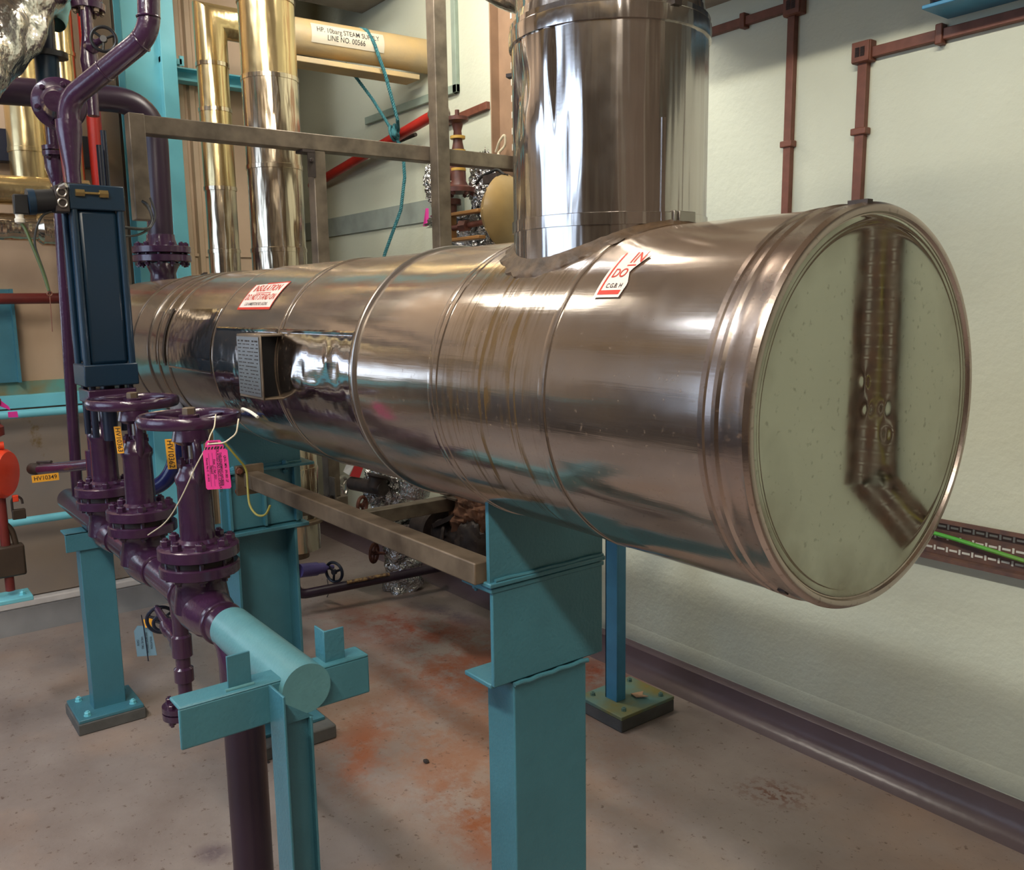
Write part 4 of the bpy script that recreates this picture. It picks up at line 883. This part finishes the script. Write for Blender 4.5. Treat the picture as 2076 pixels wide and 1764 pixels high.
# ================================================================== STEEL FRAME
t = thing('steel_frame', 'dull galvanised box section frame behind the tank', 'frame', (-3.2, 1.6, .70))
RX, RZ = -3.2, 2.115
part('top_rail', MB().box((RX-.03, .835, RZ-.03), (RX+.03, 2.50, RZ+.03)), galv, t, bevel=.003)
part('end_plate', MB().box((RX-.025, .828, 1.80), (RX+.032, .880, 2.148)), galv, t, bevel=.003)
part('post', MB().box((RX-.028, 1.485, .74), (RX+.028, 1.535, RZ-.03)), galv, t, bevel=.003)
part('post_bracket', MB().box((RX-.03, 1.44, RZ-.04), (RX+.035, 1.49, RZ-.03)).box((RX+.028, 1.46, RZ-.13), (RX+.034, 1.49, RZ-.04)), dark_iron, t)
bolt(t, (RX+.034, 1.472, RZ-.07), (1, 0, 0), .009, dark_iron)
t = thing('tall_steel_post', 'tall dull steel post rising past the frame rail to the top', 'post', (-3.13, 2.03, .72))
part('post', MB().box((-3.165, 2.0, .68), (-3.105, 2.06, 3.4)), galv, t, bevel=.003)
part('foot_bracket', MB().box((-3.11, 2.0, .670), (-3.04, 2.075, .678)).box((-3.11, 2.055, .678), (-3.05, 2.062, .745)), galv, t)
bolt(t, (-3.06, 2.03, .678), (0, 0, 1), .009, dark_iron)
t = thing('cross_beam', 'dull steel beam under the tank below the tall post', 'beam', (-3.12, 1.9, .66))
part('beam', MB().box((-3.17, 1.55, .612), (-3.11, 2.22, .670)), galv, t, bevel=.003)
t = thing('cross_beam', 'dull steel beam carrying the frame post beside the large clad pipe', 'beam', (-3.2, 1.4, .68))
part('beam', MB().box((-3.24, 1.22, .685), (-3.16, 1.56, .74)), galv, t, bevel=.003)
part('angle_clip', MB().box((-3.16, 1.44, .74), (-3.11, 1.50, .746)).box((-3.16, 1.48, .746), (-3.11, 1.486, .83)), galv, t)
bolt(t, (-3.135, 1.465, .746), (0, 0, 1), .010, dark_iron)
t = thing('brace_beam', 'brown stained steel beam from the near teal column to the far one', 'beam', (-1.9, .93, .95))
part('beam', MB().box((-2.52, .905, .970), (-1.316, .952, 1.014)), galv_rust, t, bevel=.003)
part('end_plate', MB().box((-2.535, .885, .945), (-2.52, .97, 1.035)), galv_rust, t, bevel=.002)
bolt(t, (-2.52, .893, 1.02), (1, 0, 0), .010, rusty); bolt(t, (-2.535, .895, .955), (-1, 0, 0), .010, rusty)
single('earth_wire', 'yellow and green earth wire looping below the tank by the far column', 'wire', MB().tube([(-2.465, .836, 1.12), (-2.46, .87, 1.07), (-2.468, .898, 1.035), (-2.448, .890, .97), (-2.43, .885, .93), (-2.40, .895, .905), (-2.37, .91, .91), (-2.36, .92, .94)], .0032, 10, bend=.03), ygwire)

# ================================================================== CLAD PIPES
def clad(name, label, x, y_, z0_, z1_, r, bands, m, top=None, bm=None):
    t = thing(name, label, 'pipe', (x, y_, z0_))
    zs = [z0_]+bands+[z1_]
    for i in range(len(zs)-1):
        dr = .0015*(i % 2); part('cladding_length', MB().lathe((x, y_, zs[i]), (0, 0, 1), [(0, r+dr), (zs[i+1]-zs[i], r+dr)], 48), m[i % len(m)], t)
    for z in bands:
        part('band', MB().lathe((x, y_, z-.01), (0, 0, 1), [(0, r), (.001, r+.0045), (.018, r+.0045), (.02, r)], 48), m[0], t, smooth=25)
    return t
BX, BYy = -3.58, 1.50
t = clad('large_clad_pipe', 'thick polished steel clad vertical pipe behind the tank', BX, BYy, .44, 3.3, .112, [.60, .80, 1.20, 1.735, 2.07, 2.42, 2.72], [pipe_clad, pipe_clad, pipe_clad, pipe_clad, pipe_clad, pipe_clad, gold_clad, gold_clad])
part('flange_plate', MB().lathe((BX, BYy, .40), (0, 0, 1), [(0, .06), (.04, .06)], 32).lathe((BX, BYy, .565), (0, 0, 1), [(0, .135), (.012, .135)], 40), galv_rust, t)
t = clad('slim_clad_pipe', 'slim yellowed steel clad vertical pipe left of the thick one', -4.10, 1.450, 0.2, 2.60, .069, [1.608, 1.759, 2.04, 2.385, 2.58], [pipe_clad, pipe_clad, pipe_clad, gold_clad, gold_clad, gold_clad])
# mitred top and horizontal run with label
t = thing('steam_supply_pipe', 'horizontal canvas lagged steam supply pipe with printed label', 'pipe', (-4.1, 2.0, 2.6))
mitre = MB(); n = 40; r = .071; lo = []; hi = []; en = []
for k in range(n):
    a = 2*PI*k/n; dx, dy = r*math.cos(a), r*math.sin(a)
    lo.append((-4.10+dx, 1.450+dy, 2.59)); hi.append((-4.10+dx, 1.450+dy, 2.773-dy*1.0)); en.append((-4.10+dx, 1.75, 2.773-dy*1.0))
mitre.add(lo+hi+en, [(k, (k+1) % n, n+(k+1) % n, n+k) for k in range(n)]+[(n+k, n+(k+1) % n, 2*n+(k+1) % n, 2*n+k) for k in range(n)])
part('mitre_bend', mitre, gold_clad, t, smooth=40)
part('lagging', MB().tube([(-4.1, 1.68, 2.773), (-3.93, 2.50, 2.735)], .080, 40), canvas, t)
part('underside_tray', MB().prism([(-4.165, 1.72, 2.643), (-4.035, 1.72, 2.643), (-3.90, 2.42, 2.61), (-4.03, 2.42, 2.61)], (0, 0, .025)), canvas, t, bevel=.003)
# curved label on the pipe
def hp(u, v, r=.0840): a = v/r+math.radians(3); return (-4.1+.207*(.375+u)+r*math.cos(a), 2.055+u, 2.773-.046*(.375+u)+r*math.sin(a))
lb = MB(); nn = 8
for i in range(nn+1):
    v = -.045+.090*i/nn; lb.v += [hp(-.172, v), hp(.172, v)]
for i in range(nn): lb.f.append((2*i, 2*i+1, 2*i+3, 2*i+2))
lbo = part('printed_label', lb, old_white, t, 'white label with black lettering', smooth=60)
lettering('HP. 10barg STEAM SUPPLY', (0, 0, 0), (1, 0, 0), (0, 0, 1), .0335, blackink, lbo, .78, mapf=lambda u, v: hp(u, v+.016, 0.0850))
lettering('LINE NO. 00566', (0, 0, 0), (1, 0, 0), (0, 0, 1), .0335, blackink, lbo, .78, mapf=lambda u, v: hp(u-.01, v-.017, 0.0850))
# rope
def twist(pts, r, par, pitch=.035, nm='rope_strand'):
    P = [Vector(p) for p in pts]; Q = []
    for i in range(len(P)-1):
        L_ = (P[i+1]-P[i]).length; k = max(2, int(L_/.006))
        for j in range(k): Q.append(P[i].lerp(P[i+1], j/k))
    Q.append(P[-1])
    for ph in (0, 2*PI/3, 4*PI/3):
        out = []; s_ = 0
        for i, q in enumerate(Q):
            if i: s_ += (q-Q[i-1]).length
            T = (Q[min(i+1, len(Q)-1)]-Q[max(i-1, 0)]).normalized(); x, y_, z = basis(T if abs(T.z) > .5 else T); a = ph+s_/pitch*2*PI
            out.append(q+(x*math.cos(a)+y_*math.sin(a))*r*.55)
        part(nm, MB().tube(out, r*.6, 6), rope_m, par)
t = thing('teal_rope', 'teal twisted rope looped over the steam pipe and tied to the red pipe', 'rope', (-4.1, 2.32, 1.7))
twist([(-4.000, 2.345, 2.372), (-3.911, 2.289, 2.409), (-3.904, 2.226, 2.609), (-3.908, 2.174, 2.745), (-3.937, 2.153, 2.808), (-3.990, 2.142, 2.826), (-4.053, 2.121, 2.797)], .0085, t)
twist([(-4.100, 2.115, 2.687), (-4.057, 2.234, 2.525), (-4.019, 2.320, 2.374)], .0075, t)
twist([(-4.019, 2.320, 2.374), (-3.992, 2.363, 2.277), (-3.992, 2.368, 2.147), (-4.014, 2.352, 1.986), (-4.079, 2.287, 1.770), (-4.122, 2.255, 1.608)], .0085, t)
part('knot', MB().torus((-4.008, 2.336, 2.369), (.7, .7, .15), .034, .008, 24, 8).torus((-4.025, 2.325, 2.363), (.75, .6, .2), .034, .008, 24, 8).blob((-3.982, 2.309, 2.358), (.016, .016, .022), .2, 9, 14, 10), rope_m, t)
# red pipe
single('red_pipe', 'red pipe slanting across the cream wall behind the frame', 'pipe', MB().tube([(-3.723, 2.395, 2.412), (-3.787, 2.385, 2.401), (-5.287, 2.455, 2.255)], .026, 24), redp)
single('dark_conduit', 'short dark pipe just below the steam pipe rail beside the red pipe', 'pipe', MB().tube([(-4.014, 2.455, 2.369), (-4.802, 2.455, 2.331)], .010, 14), dark_iron)

# brown relief valve, foil wraps
t = thing('brown_flanged_valve', 'brown valve with round top flange rising from foil wrapping', 'valve', (-3.385, 2.3, 1.90))
vx, vy = -3.385, 2.29
part('top_flange', MB().lathe((vx, vy, 2.30), (0, 0, 1), [(0, .030), (.012, .050), (.028, .050)], 32).cyl((vx, vy, 2.32), (vx, vy, 2.36), .01), brown_valve, t)
part('neck', MB().lathe((vx, vy, 2.02), (0, 0, 1), [(0, .05), (.03, .034), (.10, .032), (.16, .030), (.2, .022), (.25, .018), (.28, .026)], 28), brown_valve, t)
part('side_body', MB().tube([(vx, vy, 2.09), (vx-.10, vy-.02, 2.09)], .032, 20), brown_valve, t)
for z in (2.095, 2.175, 2.235): part('band', MB().lathe((vx, vy, z), (0, 0, 1), [(0, .034), (.012, .034)], 28), mat('yellow_band_%d' % int(z*1000), (200, 160, 70), .5), t)
fl = part('flange', MB().lathe((vx, vy, 2.0), (0, 0, 1), [(0, .075), (.02, .075), (.03, .05)], 32), brown_valve, t)
for k in range(6): a = k*PI/3; bolt(fl, (vx+.06*math.cos(a), vy+.06*math.sin(a), 2.0), (0, 0, -1), .010, brown_valve)
fl = part('flange', MB().lathe((vx-.06, vy-.02, 1.95), (0, 0, 1), [(0, .058), (.025, .058)], 32).cyl((vx-.06, vy-.02, 1.86), (vx-.06, vy-.02, 1.97), .04), brown_valve, t)
single('foil_wrap', 'crumpled foil bundle partly hidden by the tall post', 'foil', MB().blob((-3.66, 2.36, 2.08), (.065, .07, .12), .28, 14, 60, 40, 1), foil, 'foil wraps on the upper valves')
single('foil_wrap', 'crumpled foil behind the brown flanged valve', 'foil', MB().blob((-3.36, 2.42, 2.03), (.09, .06, .14), .28, 14, 60, 40, 2), foil, 'foil wraps on the upper valves')
single('foil_wrap', 'large crumpled foil heap behind the tank top below the brown valve', 'foil', MB().blob((-3.46, 2.36, 1.76), (.19, .10, .12), .26, 16, 70, 44, 3), foil, 'foil wraps on the upper valves')
single('foil_wrap', 'flattened foil cap on the tall post side with pink tape beside it', 'foil', MB().blob((-3.48, 2.31, 1.885), (.17, .08, .035), .3, 16, 60, 30, 4), foil, 'foil wraps on the upper valves')
single('pink_tape', 'pink tape strip on the foil beside the tall post', 'tape', MB().prism([(-3.645, 2.27, 1.87), (-3.60, 2.26, 1.87), (-3.60, 2.26, 1.95)], (-.01, -.01, 0)), pinkt)
# fittings beside post
single('pipe_coupling', 'small steel coupling on the end of the red pipe beyond the tall post', 'fitting', MB().lathe((-3.47, 2.215, 2.342), (.99, .1, .12), [(0, .03), (.03, .032), (.05, .05), (.065, .05), (.08, .03)], 24).cyl((-3.42, 2.2, 2.385), (-3.36, 2.2, 2.40), .012, seg=6).cyl((-3.42, 2.2, 2.30), (-3.35, 2.2, 2.29), .012, seg=6), bare)
# tan diaphragm actuator
t = thing('tan_diaphragm_actuator', 'round tan painted diaphragm actuator behind the steel duct', 'actuator', (-3.0, 2.28, 1.75))
ax = (-.86, -.28, .05)
part('dome', MB().lathe((-3.02, 2.28, 1.885), ax, [(0, .145), (.008, .15), (.014, .145), (.03, .125), (.06, .10), (.085, .06), (.095, .02)], 48), tan, t)
part('rear_dome', MB().lathe((-3.02, 2.28, 1.885), [-a for a in ax], [(0, .15), (.008, .145), (.04, .12), (.07, .07)], 48), tan, t)
xx, yy_, zz_ = basis(ax)
for k in range(10): a = k*PI/5; bolt(t, Vector((-3.02, 2.28, 1.885))+(xx*math.cos(a)+yy_*math.sin(a))*.137+zz_*.010, zz_, .008, tan)
part('yoke', MB().box((-3.34, 2.19, 1.885), (-3.10, 2.23, 1.90)).box((-3.34, 2.19, 1.775), (-3.10, 2.23, 1.79)).box((-3.34, 2.19, 1.775), (-3.32, 2.23, 1.90)), mat('ochre_paint', (150, 108, 62), .5), t, bevel=.003)
part('stem', MB().cyl((-3.33, 2.21, 1.835), (-3.08, 2.25, 1.85), .013, seg=14).cyl((-3.26, 2.21, 1.838), (-3.22, 2.22, 1.84), .026, seg=6), brown_valve, t)
part('air_line', MB().tube([(-3.18, 2.24, 2.01), (-3.13, 2.24, 2.04), (-3.05, 2.26, 2.06), (-3.0, 2.26, 2.03)], .006, 10, bend=.02), rubber, t)
part('clamp', MB().box((-3.10, 2.22, 2.0), (-3.0, 2.28, 2.035)), dark_iron, t)
# vertical cable tray behind duct
t = thing('vertical_cable_tray', 'tall brown slotted tray fixed upright to the wall behind the duct', 'cable tray', (-3.23, 2.49, 1.6))
part('tray', MB().box((-3.33, 2.485, 1.4), (-3.13, 2.49, 3.4)).box((-3.335, 2.44, 1.4), (-3.327, 2.49, 3.4)).box((-3.14, 2.43, 1.4), (-3.13, 2.49, 3.4)), mat('brown_tray', (150, 122, 98), .5), t)
sl = MB(); z = 1.9
while z < 3.1: sl.box((-3.235, 2.482, z), (-3.225, 2.4852, z+.028)); z += .07
part('slots', sl, slot_m, t, kind='stuff', smooth=0)
part('wire', MB().tube([(-3.30, 2.44, 2.18), (-3.26, 2.43, 2.22), (-3.23, 2.44, 2.25), (-3.24, 2.45, 2.20), (-3.29, 2.44, 2.17), (-3.19, 2.42, 2.11)], .006, 8, bend=.02), cream_wire, t)
# silver elbow behind the duct top
t = thing('silver_elbow_duct', 'silver round duct elbow behind the top of the wide duct', 'duct', (-1.75, 1.38, 2.2))
part('elbow', MB().tube([(-1.72, 1.42, 2.26), (-1.80, 1.34, 2.30), (-1.95, 1.30, 2.9)], .085, 48, bend=.1), duct_m, t)
part('duct_end', MB().cyl((-1.66, 1.46, 2.21), (-1.76, 1.38, 2.29), .088, seg=48), duct_m, t)

# ================================================================== LEFT BACKGROUND
t = thing('cyan_column', 'tall cyan painted steel column on the back wall', 'steel column', (-4.55, 1.30, 0))
part('flange', MB().box((-4.50, 1.175, .135), (-4.49, 1.33, 4.2)), cyan, t)
part('web', MB().box((-4.62, 1.33, .135), (-4.49, 1.34, 4.2)), cyan, t)
part('flange', MB().box((-4.49, 1.33, .135), (-4.44, 1.40, 4.2)).box((-4.64, 1.18, .135), (-4.63, 1.42, 4.2)), cyan, t, bevel=.002)
t = thing('cyan_beam', 'cyan channel beam high on the back wall behind the slim clad pipe', 'steel beam', (-4.6, 1.6, 2.6))
part('channel', MB().box((-4.62, 1.40, 2.615), (-4.61, 1.95, 2.665)).box((-4.61, 1.40, 2.605), (-4.53, 1.95, 2.615)).box((-4.61, 1.40, 2.665), (-4.55, 1.95, 2.672)), cyan, t)
part('end_cleat', MB().box((-4.50, 1.33, 2.66), (-4.46, 1.43, 2.685)).box((-4.47, 1.42, 2.655), (-4.46, 1.44, 2.70)), cyan, t)
t = thing('cyan_beam', 'cyan channel beam low on the back wall at the left', 'steel beam', (-4.6, 0, 1.07))
part('channel', MB().box((-4.64, -3.6, 1.055), (-4.58, 1.18, 1.115)), cyan, t, bevel=.002)
part('top_ledge', MB().box((-4.64, -3.6, 1.115), (-4.62, 1.18, 1.175)), mat('stained_cyan', (92, 150, 140), .6, rgb2=(130, 120, 84), scale=9), t)
single('cyan_column', 'narrow cyan column at the far left edge', 'steel column', MB().box((-4.63, .50, 1.176), (-4.59, .632, 1.60)).box((-4.59, .62, 1.176), (-4.55, .632, 1.60)), teal)
for i, (z, lb_) in enumerate(((1.035, 'upper cyan handrail tube in front of the back wall'), (.535, 'lower cyan handrail tube in front of the back wall'))):
    single('cyan_handrail', lb_, 'handrail', MB().tube([(-4.52, -1.5, z), (-4.52, 1.2, z)], .019, 20), cyan)
single('dark_red_pipe', 'dark red pipe running level across the beige wall', 'pipe', MB().tube([(-4.45, -1.5, 1.555), (-4.45, 1.0, 1.555)], .024, 20), redox)
single('red_riser', 'vertical red pipe behind the dark purple bend', 'pipe', MB().tube([(-4.35, .992, 1.3), (-4.35, .985, 3.3)], .031, 24), redp)
clad('yellowed_clad_riser', 'yellowed clad riser at the far left with dark seams', -4.35, .715, 1.93, 3.3, .076, [2.18, 2.46, 2.9], [gold_clad])
clad('yellowed_clad_riser', 'yellowed clad riser between the purple valve and red pipe', -4.35, .875, 1.7, 3.3, .057, [2.0, 2.46, 2.6], [gold_clad])
t = thing('silver_crossover_pipe', 'upper silver clad pipe entering level from the left', 'pipe', (-4.3, .4, 1.95))
part('cladding_length', MB().tube([(-4.25, -1.5, 2.0), (-4.25, .92, 2.0)], .060, 36), gold_clad, t)
part('band', MB().torus((-4.25, .80, 2.0), (0, 1, 0), .061, .004, 36, 8), gold_clad, t)
t = thing('silver_crossover_pipe', 'lower silver clad pipe entering level from the left', 'pipe', (-4.3, .4, 1.84))
part('cladding_length', MB().tube([(-4.25, -1.5, 1.85), (-4.25, .76, 1.85)], .056, 36), pipe_clad, t)
part('end_collar', MB().lathe((-4.25, .70, 1.85), (0, 1, 0), [(0, .058), (.02, .075), (.10, .078), (.11, .066), (.25, .066)], 36), pipe_clad, t)
single('dark_teal_ledge', 'dark teal steel ledge behind the yellowed risers', 'steel beam', MB().box((-4.62, -1, 2.16), (-4.55, 1.05, 2.30)), ink, bevel=.003)
t = thing('foil_pipe', 'large foil wrapped pipe slanting across the top left corner', 'pipe', (-3.4, .5, 2.1))
def crinkled(a, b, r, amp, nseg, seed, fr=14):
    a, b = Vector(a), Vector(b); z = (b-a).normalized(); x, y_, _ = basis(z); mb = MB(); na = 48
    for i in range(nseg+1):
        for k in range(na):
            an = 2*PI*k/na; d = x*math.cos(an)+y_*math.sin(an); p = a.lerp(b, i/nseg)+d*r
            q = p*fr; m_ = amp*(abs(noise.noise(q+Vector((seed, 0, 0))))*1.6+noise.noise(q*2.7)*.6)
            mb.v.append(p+d*m_)
    for i in range(nseg):
        for k in range(na): k2 = (k+1) % na; mb.f.append((i*na+k, i*na+k2, (i+1)*na+k2, (i+1)*na+k))
    return mb
part('foil', crinkled((-3.186, 0.305, 2.113), (-3.483, 0.745, 2.764), .105, .022, 90, 2, 6), foil_soft, t, smooth=60)
t['label'] = 'large foil wrapped pipe slanting across the top left corner'
single('orange_cloth', 'orange and pale strip of material beside the top left foil pipe', 'cloth', crinkled((-3.43, .655, 2.45), (-3.50, .69, 2.66), .020, .01, 20, 5), mat('faded_orange', (150, 78, 56), .7))
single('pale_cyan_cloth', 'pale cyan strip of material beside the top left foil pipe', 'cloth', crinkled((-3.43, .685, 2.46), (-3.50, .745, 2.60), .022, .01, 20, 6), mat('faded_cyan', (120, 168, 168), .7))

# orange lockout and locks at the far left
t = thing('orange_valve_lockout', 'round orange plastic lockout shell at the left edge', 'lockout', (-3.6, .42, .80))
part('shell', MB().lathe((-3.60, .405, .918), (.55, .83, -.03), [(-.03, .02), (-.028, .075), (-.01, .088), (.012, .090), (.026, .080), (.030, .03)], 44), orange, t, smooth=45)
part('hasp', MB().box((-3.60, .430, .810), (-3.585, .450, .835)), orange, t, bevel=.003)
part('knuckles', MB().cyl((-3.59, .38, 1.022), (-3.59, .42, 1.022), .014, seg=16), orange, t)
t = thing('hanging_padlock', 'small brown padlock hanging below the orange shell', 'padlock', (-3.59, .465, .76))
part('shackle', MB().tube([(-3.59, .427, .775), (-3.59, .427, .82), (-3.59, .442, .833), (-3.59, .460, .82), (-3.59, .461, .80)], .0042, 10, bend=.012), dark_iron, t)
part('body', MB().box((-3.60, .424, .745), (-3.58, .468, .782)), lockm, t, bevel=.003)
t = thing('large_padlock', 'large dark brown padlock at the lower left edge', 'padlock', (-3.6, .40, .52))
part('shackle', MB().tube([(-3.6, .31, .66), (-3.6, .31, .72), (-3.6, .36, .76), (-3.6, .418, .72), (-3.6, .428, .65)], .010, 14, bend=.035), lockm, t)
part('body', MB().box((-3.625, .30, .535), (-3.575, .452, .652)), lockm, t, bevel=.008)
t = thing('red_hose_fitting', 'dark red stem and nuts above the orange shell', 'fitting', (-3.6, .40, 1.02))
part('stem', MB().lathe((-3.60, .395, 1.03), (0, 0, 1), [(0, .012), (.02, .012), (.03, .034), (.06, .034), (.07, .024), (.09, .024)], 24), redox, t, smooth=28)
part('lower_stem', MB().cyl((-3.60, .395, .48), (-3.60, .395, .86), .016), redox, t)
part('foot', MB().box((-3.66, .30, .445), (-3.54, .46, .462)), cyan, t, bevel=.003)
bolt(t, (-3.58, .43, .462), (0, 0, 1), .010, cyan)
part('upper_nuts', MB().lathe((-3.60, .40, 1.17), (0, 0, 1), [(0, .028), (.02, .028), (.022, .02), (.04, .02)], 6), redox, t)
part('pink_ribbon', MB().prism([(-3.60, .42, 1.19), (-3.60, .45, 1.16), (-3.60, .455, 1.145), (-3.60, .41, 1.17)], (.002, 0, 0)).prism([(-3.60, .445, 1.14), (-3.60, .475, 1.14), (-3.60, .477, 1.118), (-3.60, .445, 1.12)], (.002, 0, 0)), pinkt, t)

# ================================================================== BEHIND, UNDER THE TANK
single('foil_wrap', 'crumpled foil joint behind the frame posts under the tank', 'foil', MB().blob((-3.90, 2.15, .57), (.13, .12, .12), .3, 14, 60, 40, 5), foil, 'foil wraps under the tank')
fo = single('foil_wrap', 'foil sheathed elbow under the tank beside the brown cloth', 'foil', MB().lathe((-3.56, 2.1, .58), (.1, .15, 1), [(0, .05), (.02, .075), (.08, .082), (.084, .088), (.10, .080), (.17, .075), (.2, .05)], 40), foil, 'foil wraps under the tank')
part('pipe_end', MB().cyl((-3.545, 2.12, .66), (-3.545, 2.499, .66), .03), dark_iron, fo)
single('foil_wrap', 'foil wrapped foot standing on the floor near the wall', 'foil', crinkled((-3.95, 2.24, .004), (-3.90, 2.24, .40), .085, .03, 60, 9, 9), foil, 'foil wraps under the tank')
fo = single('foil_wrap', 'small foil corner between brown cloth and near column', 'foil', MB().blob((-3.0, 2.30, .42), (.07, .06, .06), .3, 14, 50, 30, 11), foil, 'foil wraps under the tank')
part('pipe_end', MB().cyl((-3.0, 2.32, .42), (-3.0, 2.499, .42), .02), dark_iron, fo)
t = thing('iron_globe_valve', 'dark iron valve with pale handwheel under the tank', 'valve', (-3.9, 2.0, .55))
part('body', MB().tube([(-4.0, 2.0, .60), (-3.76, 2.05, .60)], .035, 20).lathe((-3.80, 2.03, .60), (0, .3, 1), [(0, .04), (.05, .045), (.06, .06), (.07, .06)], 20), dark_iron, t)
small_wheel(t, (-4.05, 1.97, .575), (-.75, -.6, 0), .055, bare, .010, 3)
small_wheel(t, (-3.80, 1.95, .525), (-.8, -.5, 0), .042, rusty, .009, 3)
single('red_white_sign', 'folded red and white plastic label under the tank', 'sign', MB().prism([(-3.99, 1.985, .64), (-3.92, 2.005, .64), (-3.90, 2.02, .70), (-3.96, 2.0, .70)], (.003, -.003, 0)), redtape)
single('white_card', 'small white card beside the red label under the tank', 'sign', MB().prism([(-4.03, 1.97, .66), (-3.995, 1.985, .645), (-3.965, 2.0, .70), (-4.0, 1.98, .71)], (.003, -.003, 0)), white)
single('brown_cloth_jacket', 'rumpled brown insulation jacket hanging under the tank', 'insulation', MB().blob((-3.02, 2.10, .60), (.15, .10, .15), .22, 3.5, 70, 50, 12), rust_jacket)
single('brown_cloth_jacket', 'flat tan insulation jacket behind the cross beam', 'insulation', MB().blob((-3.30, 2.26, .66), (.13, .06, .13), .16, 3.5, 60, 40, 14), rust_jacket)
t = thing('dark_iron_valve', 'dark iron flanged valve with handwheel left of the near teal column', 'valve', (-3.05, 2.1, .42))
part('body', MB().blob((-2.98, 2.05, .49), (.09, .08, .12), .14, 6, 40, 26, 3).tube([(-3.38, 2.02, .50), (-2.98, 2.05, .50)], .055, 24).lathe((-3.24, 2.03, .50), (1, .05, 0), [(0, .095), (.025, .095)], 36), dark_iron, t)
part('flange', MB().lathe((-3.16, 2.06, .58), (.4, .2, -.9), [(0, .10), (.02, .10)], 32), dark_iron, t)
part('drain_nut', MB().cyl((-2.91, 2.14, .35), (-2.91, 2.14, .42), .022, seg=6), dark_iron, t)
small_wheel(t, (-3.13, 2.0, .49), (-.7, -.7, 0), .060, dark_iron, .009, 4)
t = thing('rusty_floor_valve', 'rust red handwheel on the foil wrapped foot near the floor', 'valve', (-3.9, 2.1, .2))
small_wheel(t, (-3.98, 2.10, .215), (-.8, -.6, 0), .048, rusty, .009, 4)
part('stem', MB().cyl((-3.98, 2.09, .215), (-3.90, 2.19, .215), .008), rusty, t)
# low purple drain pipe with valve
t = thing('low_purple_drain', 'thin purple drain pipe bending close to the floor under the tank', 'pipe', (-3.87, 1.64, .1))
part('pipe', MB().tube([(-3.88, 1.615, .45), (-3.88, 1.615, .115), (-3.76, 2.40, .135)], .024, 20, bend=.06, n=8), purple_pipe, t)
part('peeling_label', MB().tube([(-3.822, 1.86, .145), (-3.79, 2.08, .150)], .009, 6), mat('old_label', (170, 140, 90), .7, rgb2=(60, 40, 50), scale=60), t)
part('reducer', MB().lathe((-3.88, 1.615, .30), (0, 0, 1), [(0, .026), (.03, .034), (.10, .034), (.14, .05)], 24), purple_pipe, t)
t = thing('low_violet_valve', 'pale violet valve with dark handwheel on the low drain pipe', 'valve', (-3.9, 1.75, .2))
part('body', MB().lathe((-3.88, 1.635, .235), (-.35, .9, -.18), [(0, .034), (.12, .034), (.125, .028), (.17, .028), (.175, .012), (.24, .012)], 24), violet, t, smooth=28)
small_wheel(t, (-3.92, 1.84, .178), (.35, -.7, .0), .050, ink, .008, 3)
part('wire', MB().tube([(-3.92, 1.80, .15), (-3.90, 1.80, .09), (-3.91, 1.79, .06)], .002, 6), ink, t)
# thick blue hose and white pipe glimpsed between the valves
single('dark_blue_hose', 'dark blue glossy hose curving between the middle and near valve', 'hose', MB().tube([(-2.97, .845, 1.06), (-2.95, .835, .99), (-2.96, .80, .93), (-3.0, .74, .90)], .026, 20, bend=.05), mat('glossy_blue', (34, 40, 92), .2))
single('pale_grey_pipe', 'pale grey vertical pipe behind the nearest purple valve', 'pipe', MB().tube([(-2.985, .862, 1.20), (-2.985, .868, .98), (-2.95, .90, .92)], .022, 20, bend=.03), mat('pale_grey', (150, 156, 176), .4))
# debris on the floor
for i, (x, y_, s_) in enumerate(((-2.33, 1.39, .012), (-2.66, .98, .006), (-1.86, .63, .004), (-2.0, .60, .006))):
    single('floor_debris', ['black speck of debris in mid floor', 'small dark chip left of the near cross stand', 'tiny dark chip near the foreground post', 'small rust flake near the foreground post'][i], 'debris', MB().blob((x, y_, s_*.4), (s_, s_*.8, s_*.5), .3, 9, 12, 8, i), [dark_iron, dark_iron, dark_iron, rusty][i])
